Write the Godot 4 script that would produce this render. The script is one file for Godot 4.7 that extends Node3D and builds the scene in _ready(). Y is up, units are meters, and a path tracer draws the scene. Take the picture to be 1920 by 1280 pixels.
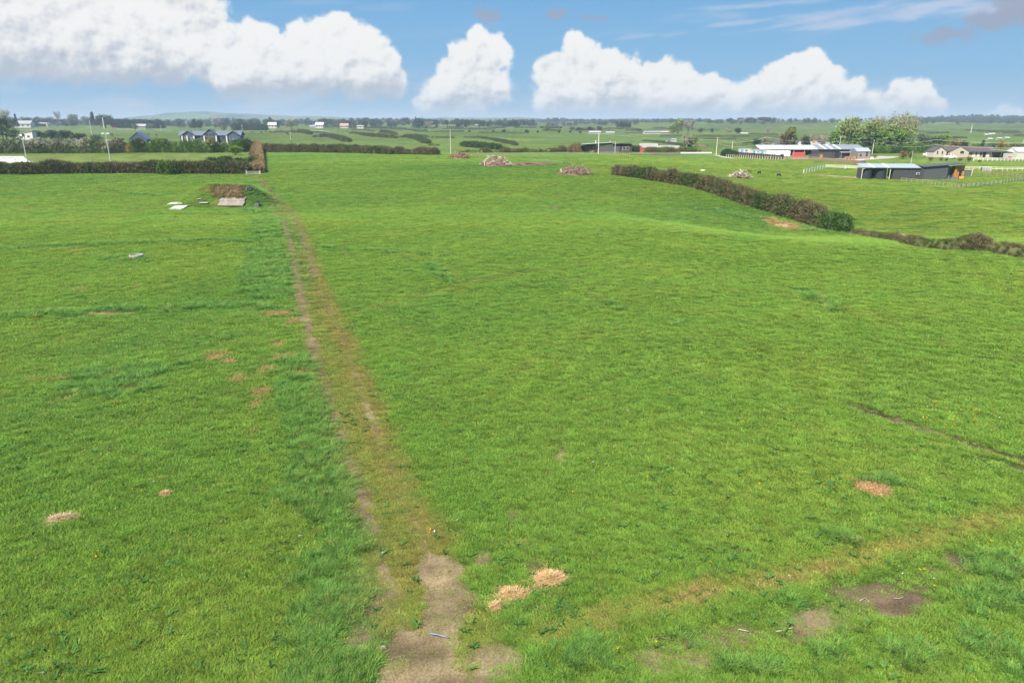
extends Node3D
# Rolling dairy country seen from the air: a pasture with a farm track, hedgerows, sheds, houses and far tree lines.
# Distances are metres, y is up, north (-z) lies ahead of the camera. The camera is 15 m above the pasture.

const EYE := 15.0
const PITCH := 0.31346          # the camera looks 17.96 degrees down
const FOCAL := 1280.0           # the lens, in the photograph's own 1920 pixel widths

var rng := RandomNumberGenerator.new()
var n_big := FastNoiseLite.new()
var n_mid := FastNoiseLite.new()
var n_fine := FastNoiseLite.new()
var n_roll := FastNoiseLite.new()
var taken := {}
var mats := {}
var look := Basis(Vector3.RIGHT, -PITCH)

# ---------------------------------------------------------------- names and records
func numbered(called: String) -> String:
	if not taken.has(called):
		taken[called] = 0
		return called
	taken[called] += 1
	return "%s_%03d" % [called, taken[called]]

func tag(o: Node3D, label: String, category: String = "", group: String = "", kind: String = "") -> Node3D:
	if label != "": o.set_meta("label", label)
	if category != "": o.set_meta("category", category)
	if group != "": o.set_meta("group", group)
	if kind != "": o.set_meta("kind", kind)
	return o

func thing(called: String, label: String, category: String, at: Vector3, turn: float = 0.0, group: String = "") -> Node3D:
	var o := Node3D.new()
	o.name = numbered(called)
	add_child(o, true)
	o.position = at
	o.rotation.y = turn
	return tag(o, label, category, group)

func part(parent: Node3D, called: String, mesh: Mesh, mat: Material, at: Vector3 = Vector3.ZERO, turn: Vector3 = Vector3.ZERO) -> MeshInstance3D:
	var o := MeshInstance3D.new()
	o.name = called
	o.mesh = mesh
	if mat: o.material_override = mat
	parent.add_child(o, true)
	o.position = at
	o.rotation = turn
	return o

func copy_of(o: Node3D, label: String, at: Vector3, turn: float, size: Vector3 = Vector3.ONE, group: String = "", called: String = "") -> Node3D:
	var c: Node3D = o.duplicate()
	c.name = numbered(called if called != "" else o.name.rstrip("0123456789_"))
	add_child(c, true)
	c.position = at
	c.rotation = Vector3(0, turn, 0)
	c.scale = size
	c.set_meta("label", label)
	if group != "": c.set_meta("group", group)
	return c

# ---------------------------------------------------------------- the lie of the land
func ss(a: float, b: float, v: float) -> float:
	return smoothstep(a, b, v)

func bump(x: float, z: float, cx: float, cz: float, rx: float, rz: float, h: float) -> float:
	var q := (x - cx) * (x - cx) / (rx * rx) + (z - cz) * (z - cz) / (rz * rz)
	return h * exp(-q) if q < 12.0 else 0.0

# the grassy knoll left of the track, with the small pit cut into its near slope
func knoll(x: float, s: float) -> float:
	if s < 132.0 or s > 172.0 or x > -30.0 or x < -85.0: return 0.0
	var off := absf(x + 54.48 * s / 133.37)
	return 3.4 * clampf((s - 133.4) / 8.0, 0.0, 1.0) * (1.0 - ss(3.3, 11.0, off)) * (1.0 - ss(9.5, 36.0, s - 133.4))

func ground(x: float, z: float) -> float:
	var s := -z
	var h := n_mid.get_noise_2d(x * 0.5, z * 0.5) * 0.25
	# a crest across the paddock, a hollow behind it and a long rise out of the hollow
	var crest := 112.0 - 16.0 * ss(14.0, 46.0, x)
	var deep := (1.05 + 2.7 * ss(0.0, 48.0, x)) * (1.0 - ss(58.0, 95.0, x))
	h -= deep * (ss(crest - 14.0, crest + 24.0, s) - ss(crest + 34.0, crest + 108.0, s))
	h += knoll(x, s)
	# the gentle second swell beyond the hollow
	h += 0.9 * exp(-pow((s - 245.0) / 30.0, 2.0)) * (1.0 - ss(60.0, 110.0, x))
	# the cow paddock on the right lies lower
	h -= 2.2 * ss(45.0, 90.0, x) * ss(70.0, 150.0, s)
	var r := sqrt(x * x + z * z)
	if r > 300.0:
		var f := ss(300.0, 800.0, r)
		h += n_roll.get_noise_2d(x, z) * (3.5 * f + 7.0 * ss(900.0, 3000.0, r))
		if r > 1100.0:
			h += ss(1100.0, 4200.0, r) * (8.0 + 9.0 * n_roll.get_noise_2d(x * 0.45 + 700.0, z * 0.45))
			# the low volcano on the left and the green hills on the right
			h += bump(x, z, -2480.0, -5950.0, 760.0, 700.0, 62.0) + bump(x, z, -2600.0, -6000.0, 190.0, 300.0, 20.0) + bump(x, z, -1560.0, -6200.0, 420.0, 500.0, 22.0)
			h += bump(x, z, 600.0, -1900.0, 330.0, 420.0, 9.0) + bump(x, z, 1000.0, -2100.0, 330.0, 420.0, 7.0)
			h += bump(x, z, 2100.0, -2900.0, 900.0, 500.0, 10.0) + bump(x, z, 400.0, -4600.0, 1000.0, 600.0, 16.0) + bump(x, z, -200.0, -5800.0, 700.0, 500.0, 26.0)
	return h

func aim(px: float, py: float) -> Vector3:
	return (look * Vector3((px - 960.0) / FOCAL, (640.0 - py) / FOCAL, -1.0)).normalized()

# where a line of sight of the photograph meets the land
func spot(px: float, py: float) -> Vector3:
	var d := aim(px, py)
	var eye := Vector3(0, EYE, 0)
	var t := 8.0
	var was := 8.0
	while t < 9000.0:
		var p := eye + d * t
		if p.y < ground(p.x, p.z):
			break
		was = t
		t *= 1.006
	for i in 14:
		var m := (was + t) * 0.5
		var p := eye + d * m
		if p.y < ground(p.x, p.z): t = m
		else: was = m
	var q := eye + d * t
	return Vector3(q.x, ground(q.x, q.z), q.z)

func far_spot(px: float, dist: float) -> Vector3:   # on the land in that direction, at a distance ahead
	var d := aim(px, 240.0)
	var p := d * (dist / -d.z)
	return Vector3(p.x, ground(p.x, p.z), p.z)

func depth(p: Vector3) -> float:
	return (look.inverse() * (p - Vector3(0, EYE, 0))).z * -1.0

func metres(pixels: float, at: Vector3) -> float:
	return pixels * depth(at) / FOCAL

# ---------------------------------------------------------------- materials
func mat(called: String, c: Color, rough: float = 0.8, metal: float = 0.0) -> StandardMaterial3D:
	if not mats.has(called):
		var m := StandardMaterial3D.new()
		m.resource_name = called
		m.albedo_color = c.linear_to_srgb()
		m.roughness = rough
		m.metallic = metal
		mats[called] = m
	return mats[called]

func grainy(called: String, c: Color, rough: float, size: float, low: float, seed_: int, stretch: Vector3 = Vector3.ONE) -> StandardMaterial3D:
	if not mats.has(called):
		var m := mat(called, c, rough)
		m.albedo_texture = speckle(low, seed_)
		m.uv1_triplanar = true
		m.uv1_scale = stretch / size
	return mats[called]

func speckle(low: float, seed_: int, fine: float = 0.02) -> NoiseTexture2D:
	var key := "tex%d_%d_%d" % [int(low * 100), seed_, int(fine * 1000)]
	if not mats.has(key):
		var n := FastNoiseLite.new()
		n.seed = seed_
		n.frequency = fine
		n.fractal_octaves = 5
		var t := NoiseTexture2D.new()
		t.width = 512
		t.height = 512
		t.seamless = true
		t.noise = n
		var g := Gradient.new()
		g.set_color(0, Color(low, low, low))
		g.set_color(1, Color(1, 1, 1))
		t.color_ramp = g
		mats[key] = t
	return mats[key]

# ---------------------------------------------------------------- the sky
var puffs := []      # [azimuth of centre, reach in degrees, base, lobes]
var n_puff := FastNoiseLite.new()
var n_curl := FastNoiseLite.new()

func puff(lobes: Array, base_px: float) -> void:
	var ls := []
	var lo := 999.0
	var hi := -999.0
	var base := rad_to_deg(asin(aim(960, base_px).y))
	for l in lobes:
		var d := aim(l[0], l[1])
		var az := rad_to_deg(atan2(d.x, -d.z))
		var el := rad_to_deg(asin(d.y))
		var r: float = l[2] / 22.5
		ls.append(Vector3(az, el, r))
		lo = minf(lo, az - r * 1.5)
		hi = maxf(hi, az + r * 1.5)
	puffs.append([(lo + hi) / 2.0, (hi - lo) / 2.0, base, ls])

func bulk(az: float, el: float, p: Array, fine: bool) -> float:
	var near := -1.0
	var second := -1.0
	for l: Vector3 in p[3]:
		var dx: float = az - l.x
		var dy: float = el - l.y
		if dy < 0.0: dy *= 0.8
		var v := 1.0 - sqrt(dx * dx + dy * dy) / l.z
		if v > near:
			second = near
			near = v
		elif v > second: second = v
	if near < -0.6: return near
	var d: float = near + 0.12 * maxf(0.0, second + 0.4)
	d += 0.34 * n_puff.get_noise_2d(az * 10.0, el * 12.0)
	if fine: d += 0.20 * (0.45 - absf(n_curl.get_noise_2d(az * 22.0, el * 24.0))) - 0.03
	return d

func sky_at(az: float, el: float, fine: bool) -> Color:
	var c: Color
	if el < 4.0: c = Color(0.40, 0.585, 0.75).lerp(Color(0.27, 0.53, 0.80), ss(-0.5, 4.0, el))
	elif el < 12.0: c = Color(0.27, 0.53, 0.80).lerp(Color(0.155, 0.425, 0.79), (el - 4.0) / 8.0)
	else: c = Color(0.155, 0.425, 0.79).lerp(Color(0.05, 0.20, 0.58), pow((el - 12.0) / 78.0, 0.7))
	# a pale veil low between the clouds
	var veil := ss(0.0, 0.5, n_puff.get_noise_2d(az * 2.0 + 130.0, el * 6.0)) * ss(4.6, 1.6, el)
	c = c.lerp(Color(0.62, 0.70, 0.79), 0.5 * veil)
	# thin high streaks
	var st := n_puff.get_noise_2d(az * 1.2 + el * 3.0 + 300.0, el * 9.0 - az * 1.0)
	var high := ss(0.12, 0.55, st) * ss(4.5, 9.0, el) * (0.25 + 0.75 * ss(8.0, 26.0, az))
	c = c.lerp(Color(0.60, 0.69, 0.84), 0.75 * clampf(high, 0.0, 1.0))
	for p: Array in puffs:
		var off: float = wrapf(az - p[0], -180.0, 180.0)
		if absf(off) > p[1] + 1.0: continue
		var a: float = p[0] + off
		var d := bulk(a, el, p, fine)
		if d < -0.05: continue
		var cover := ss(-0.06, 0.22 + 0.5 * clampf(0.35 + n_puff.get_noise_2d(a * 3.0 + 20.0, el * 5.0) + 0.25 * (p[2] + 1.5 - el), 0.0, 1.0), d) * ss(p[2] - 0.7, p[2] + 0.35, el + 0.5 * n_puff.get_noise_2d(a * 8.0, 40.0))
		if cover <= 0.0: continue
		var upper := bulk(a - 0.5, el + 1.1, p, false)
		var shade := 0.97 - 0.18 * ss(-0.1, 0.7, upper)
		shade += 0.19 * n_puff.get_noise_2d(a * 2.6 + 60.0, el * 3.6)
		shade += 0.30 * (n_puff.get_noise_2d(a * 9.0, el * 11.0) - n_puff.get_noise_2d((a - 0.30) * 9.0, (el + 0.35) * 11.0))
		if fine: shade += 0.15 * (absf(n_curl.get_noise_2d((a - 0.12) * 24.0, (el + 0.14) * 26.0)) - absf(n_curl.get_noise_2d(a * 24.0, el * 26.0)))
		shade *= lerpf(0.52, 1.0, ss(p[2] - 0.3, p[2] + 2.4, el + 0.9 * n_puff.get_noise_2d(a * 6.0, el * 6.0 + 90.0)))
		shade = clampf(shade, 0.30, 1.0)
		var lit := Color(0.50, 0.565, 0.66).lerp(Color(0.985, 0.985, 0.975), ss(0.36, 0.90, shade))
		# low cloud pales into the air
		lit = lit.lerp(Color(0.55, 0.66, 0.77), 0.42 * (1.0 - ss(-0.2, 2.2, el)))
		c = c.lerp(lit, cover)
	# combed out ice cloud
	for g: Vector4 in [Vector4(1690, 22, 210, 17), Vector4(1580, 44, 190, 8), Vector4(1830, 8, 160, 16), Vector4(1210, 66, 80, 6), Vector4(1385, 43, 60, 5), Vector4(1480, 4, 170, 6)]:
		var d := aim(g.x, g.y)
		var dx := (az - rad_to_deg(atan2(d.x, -d.z))) * 22.5 / g.z
		var dy := (el - rad_to_deg(asin(d.y)) - dx * 0.18) * 22.5 / g.w
		var q := 1.0 - sqrt(dx * dx + dy * dy) + 0.8 * n_puff.get_noise_2d(az * 4.0, el * 30.0 - az * 3.0)
		if q > 0.0: c = c.lerp(Color(0.60, 0.68, 0.84), 0.55 * ss(0.0, 0.9, q))
	# small grey scuds
	for g: Vector4 in [Vector4(915, 27, 26, 14), Vector4(1042, 24, 26, 14), Vector4(1108, 35, 36, 7), Vector4(1790, 64, 55, 16), Vector4(1862, 40, 62, 26), Vector4(1895, 14, 50, 20)]:
		var d := aim(g.x, g.y)
		var dx := (az - rad_to_deg(atan2(d.x, -d.z))) * 22.5 / g.z
		var dy := (el - rad_to_deg(asin(d.y))) * 22.5 / g.w
		var q := 1.0 - sqrt(dx * dx + dy * dy) + 0.7 * n_puff.get_noise_2d(az * 9.0, el * 14.0)
		if q > 0.0: c = c.lerp(Color(0.37, 0.42, 0.55), 0.80 * ss(0.0, 0.7, q))
	return c

func make_sky(gain: float) -> ImageTexture:
	n_puff.seed = 5
	n_puff.frequency = 0.05
	n_puff.fractal_octaves = 4
	n_curl.seed = 9
	n_curl.frequency = 0.05
	n_curl.fractal_octaves = 3
	puff([[-40, 90, 85], [60, 70, 78], [150, 62, 80], [250, 60, 85], [330, 58, 78], [395, 92, 62], [60, 120, 55], [180, 116, 62], [300, 118, 62], [405, 128, 45], [300, -15, 60], [190, -40, 80], [60, -30, 80], [-60, -10, 90], [360, 15, 48]], 160)
	puff([[468, 66, 26], [500, 72, 26], [470, 112, 42], [540, 108, 42], [565, 72, 28], [600, 66, 32], [634, 46, 20], [650, 75, 42], [690, 105, 44], [726, 112, 26], [600, 128, 48], [540, 145, 40], [430, 148, 36], [670, 145, 44], [735, 158, 32], [480, 150, 45]], 182)
	puff([[894, 68, 19], [902, 88, 30], [934, 95, 26], [872, 108, 32], [900, 130, 48], [848, 140, 32], [826, 165, 30], [880, 178, 48], [930, 160, 34], [800, 196, 26], [850, 200, 36]], 212)
	puff([[1076, 76, 20], [1086, 102, 30], [1048, 128, 24], [1026, 138, 28], [1104, 132, 42], [1150, 124, 30], [1165, 150, 38], [1210, 150, 32], [1250, 137, 28], [1275, 140, 24], [1260, 172, 48], [1180, 180, 62], [1090, 178, 62], [1040, 188, 44], [1336, 166, 24], [1364, 180, 30], [1320, 192, 42]], 218)
	puff([[1405, 172, 26], [1450, 150, 26], [1478, 138, 30], [1520, 116, 22], [1538, 126, 18], [1500, 150, 44], [1560, 160, 30], [1602, 165, 20], [1585, 184, 34], [1450, 186, 44], [1520, 192, 46], [1634, 192, 24], [1400, 195, 36]], 222)
	puff([[1690, 172, 19], [1718, 186, 30], [1684, 196, 28], [1752, 206, 22], [1660, 205, 22], [1720, 210, 34]], 226)
	puff([[1880, 218, 20], [1898, 224, 18], [1860, 228, 17], [1882, 232, 26]], 250)
	var r := RandomNumberGenerator.new()
	r.seed = 41
	for k in 26:      # the rest of the sky goes on in the same way
		var az := 52.0 + k * 10.3 + r.randf_range(-3, 3)
		var low := r.randf_range(0.5, 4.0) if k % 3 else r.randf_range(14.0, 38.0)
		var wide := r.randf_range(4.0, 9.0) * (1.5 if low > 10.0 else 1.0)
		var ls := []
		for i in 14:
			var u := r.randf_range(-1, 1)
			ls.append(Vector3(az + u * wide, low + 1.0 + r.randf() * wide * 0.55 * (1.0 - u * u), r.randf_range(1.2, 2.4) * (1.5 if low > 10.0 else 1.0)))
		if az + wide + 4.0 > 315.0: continue
		puffs.append([az, wide + 4.0, low, ls])
	var w := 1024
	var im := Image.create(w, w / 2, false, Image.FORMAT_RGBF)
	for y in w / 2:
		var el := 90.0 - (y + 0.5) * 360.0 / w
		var flat := sky_at(180.0, el, false) if el > 60.0 else Color(0.20, 0.27, 0.16)
		for x in w:
			var c := flat
			if el <= 60.0 and el > -1.0:
				c = sky_at(wrapf((x + 0.5) * 360.0 / w, -180.0, 180.0), el, false)
			im.set_pixel(x, y, c * gain)
	w = 4096
	im.resize(w, w / 2, Image.INTERPOLATE_BILINEAR)
	for y in range(860, 1030):
		var el := 90.0 - (y + 0.5) * 360.0 / w
		for x in range(-520, 520):
			im.set_pixel(posmod(x, w), y, sky_at((x + 0.5) * 360.0 / w, el, true) * gain)
	return ImageTexture.create_from_image(im)

# ---------------------------------------------------------------- what grows where in the near paddock
const CELL := 0.25
const NX := 960
const NZ := 880
const X0 := -120.0
const S0 := 6.0
var worn := PackedFloat32Array()      # bare earth
var straw := PackedFloat32Array()     # dead pale grass and hay
var rank := PackedFloat32Array()      # long bluish grass
var sere := PackedFloat32Array()      # short yellowed grass
var clay := PackedFloat32Array()      # orange clay
var hedge_line := PackedVector2Array()  # the right-hand hedge: (z, x), between the paddock and the cow paddock
var lawn_edge := 0.0

func stamp_line(layer: PackedFloat32Array, pts: Array, half: float, strength: float, soft: float) -> void:
	for k in pts.size() - 1:
		var a3 := spot(pts[k][0], pts[k][1])
		var b3 := spot(pts[k + 1][0], pts[k + 1][1])
		var a := Vector2(a3.x, -a3.z)
		var b := Vector2(b3.x, -b3.z)
		var m := half + soft
		for j in range(maxi(0, int((minf(a.y, b.y) - m - S0) / CELL)), mini(NZ - 1, int((maxf(a.y, b.y) + m - S0) / CELL)) + 1):
			for i in range(maxi(0, int((minf(a.x, b.x) - m - X0) / CELL)), mini(NX - 1, int((maxf(a.x, b.x) + m - X0) / CELL)) + 1):
				var p := Vector2(X0 + i * CELL, S0 + j * CELL)
				var d := Geometry2D.get_closest_point_to_segment(p, a, b).distance_to(p)
				if d < m:
					var v := strength * (1.0 - ss(half, m, d))
					if v > layer[j * NX + i]: layer[j * NX + i] = v

func stamp_blob(layer: PackedFloat32Array, px: float, py: float, wide: float, tall: float, strength: float) -> void:
	var c := spot(px, py)
	var rx := metres(wide * 0.5, c)
	var rz := maxf(0.2, absf(spot(px, py - tall * 0.5).z - spot(px, py + tall * 0.5).z) * 0.5)
	for j in range(maxi(0, int((-c.z - rz * 1.5 - S0) / CELL)), mini(NZ - 1, int((-c.z + rz * 1.5 - S0) / CELL)) + 1):
		for i in range(maxi(0, int((c.x - rx * 1.5 - X0) / CELL)), mini(NX - 1, int((c.x + rx * 1.5 - X0) / CELL)) + 1):
			var q := Vector2((X0 + i * CELL - c.x) / rx, (S0 + j * CELL + c.z) / rz).length()
			var v := strength * (1.0 - ss(0.6, 1.45, q))
			if v > layer[j * NX + i]: layer[j * NX + i] = v

func read(layer: PackedFloat32Array, x: float, s: float) -> float:
	var u := (x - X0) / CELL
	var v := (s - S0) / CELL
	if u < 1.0 or v < 1.0 or u > NX - 3 or v > NZ - 3: return 0.0
	var i := int(u)
	var j := int(v)
	var k := j * NX + i
	u -= i
	v -= j
	return lerpf(lerpf(layer[k], layer[k + 1], u), lerpf(layer[k + NX], layer[k + NX + 1], u), v)

func survey_paddock() -> void:
	for l in [worn, straw, rank, sere, clay]: l.resize(NX * NZ)
	# the two ruts of the farm track, the worn crown between them, and the yellowed verge
	var left := [[483, 335], [497, 362], [514, 386], [528, 410], [540, 440], [552, 490], [560, 540], [570, 590], [586, 650], [603, 700], [622, 760], [643, 830], [663, 890], [688, 960], [712, 1050], [735, 1130], [760, 1220], [780, 1290]]
	var right := [[493, 335], [512, 366], [540, 395], [560, 420], [572, 455], [585, 500], [604, 550], [626, 600], [648, 650], [670, 710], [692, 770], [710, 820], [734, 880], [760, 950], [792, 1020], [818, 1064]]
	stamp_line(sere, left, 0.30, 0.75, 0.7)
	stamp_line(sere, right, 0.45, 0.95, 0.8)
	stamp_line(worn, left, 0.13, 0.56, 0.45)
	stamp_line(worn, [[528, 412], [545, 460], [556, 520], [569, 590], [588, 655]], 0.26, 0.74, 0.45)
	stamp_line(worn, right, 0.08, 0.46, 0.4)
	stamp_line(worn, [[548, 405], [570, 450], [590, 515]], 0.22, 0.66, 0.4)
	stamp_line(worn, [[684, 752], [704, 805]], 0.12, 0.75, 0.25)
	stamp_line(sere, [[600, 600], [660, 760], [712, 900], [770, 1040]], 0.9, 0.60, 0.9)
	stamp_line(sere, [[486, 332], [503, 362], [522, 390], [545, 420], [560, 470], [575, 530], [600, 600]], 0.75, 0.66, 0.7)
	# the bare ground where the track ends
	stamp_line(worn, [[822, 1062], [838, 1110], [832, 1160], [812, 1220], [800, 1290]], 0.45, 0.95, 0.6)
	stamp_line(worn, [[760, 1215], [745, 1290]], 0.4, 0.8, 0.7)
	stamp_line(worn, [[900, 1225], [890, 1290]], 0.3, 0.6, 0.7)
	for b in [[850, 1082, 56, 44, 0.8], [905, 1050, 50, 40, 0.5], [875, 1130, 50, 50, 0.7], [950, 1240, 80, 80, 0.48], [960, 1140, 90, 60, 0.34], [720, 1130, 70, 90, 0.5], [680, 1060, 50, 70, 0.42], [670, 1190, 70, 70, 0.5],
			[680, 940, 22, 60, 0.7], [1000, 1060, 50, 40, 0.45], [1050, 850, 26, 36, 0.65], [960, 965, 40, 26, 0.5], [1155, 832, 20, 14, 0.5]]:
		stamp_blob(worn, b[0], b[1], b[2], b[3], b[4])
	stamp_line(sere, [[770, 1010], [740, 1120], [830, 1200]], 1.3, 0.7, 1.0)
	# long grass beside the track, along the old drains and in the wet corner
	stamp_line(rank, [[512, 405], [518, 450], [515, 500], [512, 545]], 2.0, 1.0, 2.5)
	stamp_line(rank, [[548, 680], [575, 760], [598, 850]], 0.9, 1.0, 1.0)
	stamp_line(rank, [[598, 850], [612, 950], [622, 1050], [628, 1150], [632, 1290]], 0.9, 1.0, 1.2)
	stamp_line(rank, [[480, 340], [488, 372], [498, 395]], 2.5, 0.7, 3.0)
	stamp_line(rank, [[-40, 597], [100, 589], [250, 580], [340, 573], [470, 575], [560, 590]], 0.55, 1.0, 0.6)
	stamp_line(rank, [[-40, 468], [100, 461], [250, 455], [400, 449], [480, 452]], 0.8, 0.8, 0.7)
	stamp_line(rank, [[10, 364], [110, 359], [200, 358], [290, 366]], 0.9, 0.8, 1.0)
	stamp_line(rank, [[600, 462], [690, 470], [790, 476]], 0.5, 0.7, 0.8)
	stamp_line(rank, [[800, 495], [830, 515], [850, 530]], 0.4, 0.6, 0.8)
	stamp_line(rank, [[1140, 570], [1230, 600], [1300, 615]], 0.4, 0.5, 1.0)
	stamp_line(rank, [[1490, 540], [1560, 575], [1620, 600]], 0.5, 0.6, 0.8)
	stamp_line(rank, [[1290, 385], [1380, 402], [1500, 428], [1600, 440]], 1.2, 0.8, 2.0)
	for b in [[225, 712, 210, 60, 0.9], [320, 695, 60, 30, 0.8], [1870, 1065, 110, 60, 1.0], [1800, 1120, 90, 60, 0.8], [1900, 1130, 120, 90, 0.9], [1650, 1230, 260, 80, 0.6], [1880, 1200, 160, 120, 0.6], [1110, 1230, 90, 70, 0.6], [1290, 1185, 60, 50, 0.5], [1480, 1145, 90, 50, 0.7], [1580, 1005, 60, 30, 0.6], [1390, 1260, 160, 50, 0.8], [255, 488, 60, 12, 0.7], [215, 485, 80, 12, 0.6], [440, 355, 90, 20, 0.6], [1660, 905, 120, 30, 0.5]]:
		stamp_blob(rank, b[0], b[1], b[2], b[3], b[4])
	# straw-coloured band across the corner, heaps and dead patches
	stamp_line(sere, [[1010, 1185], [1190, 1142], [1350, 1102], [1500, 1076], [1620, 1040], [1760, 1000], [1940, 955]], 0.22, 0.95, 0.6)
	stamp_line(straw, [[1040, 1190], [1190, 1150], [1330, 1112]], 0.25, 0.24, 0.7)
	stamp_line(straw, [[1400, 1098], [1510, 1078], [1560, 1062]], 0.15, 0.3, 0.5)
	for b in [[405, 668, 40, 14, 0.9], [425, 678, 26, 8, 0.8], [522, 588, 66, 8, 0.95], [548, 604, 12, 10, 0.9], [520, 645, 22, 10, 0.7], [528, 670, 30, 14, 0.7], [485, 735, 34, 16, 0.8], [480, 760, 24, 20, 0.7], [445, 712, 36, 14, 0.55], [560, 700, 24, 16, 0.7], [495, 695, 26, 20, 0.5],
			[100, 711, 22, 8, 0.7], [60, 711, 16, 8, 0.6], [125, 748, 20, 8, 0.6], [240, 729, 50, 8, 0.7], [248, 540, 16, 4, 0.7], [150, 545, 20, 4, 0.5], [335, 1008, 30, 22, 0.35], [470, 815, 20, 12, 0.4], [420, 1080, 30, 20, 0.3], [140, 472, 26, 4, 0.5], [715, 580, 12, 4, 0.3],
			[985, 1025, 18, 14, 0.6], [1005, 955, 14, 10, 0.5], [950, 965, 14, 10, 0.5], [1595, 902, 30, 6, 0.6], [1465, 420, 44, 20, 0.9], [1530, 855, 14, 5, 0.4], [1680, 900, 20, 6, 0.5]]:
		stamp_blob(straw, b[0], b[1], b[2], b[3], b[4])
	for b in [[1640, 916, 62, 20, 1.0], [1032, 1082, 56, 24, 0.75], [960, 1111, 46, 14, 0.7]]: stamp_blob(clay, b[0], b[1], b[2], b[3], b[4])
	for b in [[205, 587, 100, 7, 0.9], [310, 575, 30, 5, 0.6], [1660, 1125, 200, 70, 0.60], [1570, 1110, 60, 30, 0.6], [1440, 1195, 130, 40, 0.6], [1530, 1165, 80, 24, 0.5], [1780, 1050, 60, 20, 0.7], [1300, 1245, 90, 40, 0.65], [1350, 1000, 24, 12, 0.5], [1040, 388, 14, 8, 0.6], [1740, 1075, 60, 24, 0.4], [600, 1235, 60, 40, 0.3], [70, 1240, 60, 30, 0.35], [430, 1255, 60, 24, 0.3], [370, 1180, 30, 20, 0.3], [1660, 1260, 90, 30, 0.3]]:
		stamp_blob(worn, b[0], b[1], b[2], b[3], b[4])
	stamp_line(worn, [[1230, 1240], [1330, 1210], [1440, 1190], [1530, 1165], [1620, 1135], [1740, 1085], [1800, 1055]], 0.30, 0.48, 0.9)
	# faint sweeping wheel arcs through the middle of the paddock
	stamp_line(sere, [[640, 592], [720, 572], [800, 552], [880, 532], [960, 516], [1040, 503], [1110, 492]], 0.12, 0.42, 0.5)
	stamp_line(sere, [[1100, 560], [1200, 545], [1320, 540], [1450, 548], [1560, 575], [1680, 610]], 0.12, 0.30, 0.5)
	stamp_line(sere, [[700, 470], [790, 480], [850, 505], [870, 545]], 0.12, 0.34, 0.5)
	stamp_line(sere, [[120, 420], [240, 400], [330, 372], [390, 352]], 0.3, 0.42, 0.8)
	stamp_line(rank, [[-40, 404], [120, 403], [300, 400], [470, 402]], 0.5, 0.45, 0.9)
	stamp_line(clay, [[400, 386], [403, 374], [396, 360], [392, 353]], 0.20, 0.50, 0.5)
	stamp_line(clay, [[453, 366], [456, 352]], 0.18, 0.7, 0.3)
	# wheel marks on the right
	stamp_line(worn, [[1600, 762], [1640, 776], [1680, 788], [1720, 800], [1770, 815], [1830, 836], [1940, 872]], 0.17, 1.0, 0.25)
	stamp_line(rank, [[1500, 735], [1600, 757], [1760, 806], [1940, 862]], 0.15, 0.25, 0.4)
	stamp_line(worn, [[1840, 858], [1940, 888]], 0.10, 0.8, 0.25)
	stamp_line(worn, [[638, 460], [662, 490]], 0.1, 0.6, 0.3)

func hedge_x(z: float) -> float:
	if z > hedge_line[0].x: return hedge_line[0].y + (z - hedge_line[0].x) * 0.8
	for k in hedge_line.size() - 1:
		if z <= hedge_line[k].x and z >= hedge_line[k + 1].x:
			return lerpf(hedge_line[k].y, hedge_line[k + 1].y, (hedge_line[k].x - z) / maxf(0.01, hedge_line[k].x - hedge_line[k + 1].x))
	return 40.0

# base colours of what covers the ground (reflectance, linear)
const GREEN := Color(0.186, 0.365, 0.060)
const LIME := Color(0.250, 0.385, 0.062)
const DEEP := Color(0.122, 0.295, 0.060)
const BLUISH := Color(0.125, 0.300, 0.085)
const YELLOWED := Color(0.340, 0.345, 0.090)
const TRACK := Color(0.330, 0.275, 0.090)
const HAY := Color(0.48, 0.34, 0.16)
const EARTH := Color(0.390, 0.320, 0.190)
const LOAM := Color(0.230, 0.170, 0.120)
const OCHRE := Color(0.40, 0.20, 0.085)
const MEADOW := Color(0.300, 0.440, 0.065)

func sward(x: float, z: float) -> Color:
	var a := n_mid.get_noise_2d(x, z)
	var b := n_fine.get_noise_2d(x * 0.35, z * 0.5)
	var c := GREEN.lerp(LIME, clampf(0.42 + a * 0.55 + b * 0.30, 0.0, 1.0))
	c = c.lerp(DEEP, clampf(0.10 - n_big.get_noise_2d(x + 90.0, z) * 0.7 + b * 0.45, 0.0, 0.7))
	# faint drill rows and the sweep of old wheel marks
	var bend := n_big.get_noise_2d(x * 0.5, z * 0.5) * 14.0
	c = c * (1.0 + 0.05 * sin((x * 0.93 + z * 0.36 + bend) * 2.3) * ss(0.0, 0.3, a + 0.2))
	return c

func in_meadow(x: float, z: float) -> bool:      # the cow paddock beyond the right-hand hedge
	return z > -330.0 and x > hedge_x(z) and x > 20.0

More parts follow.
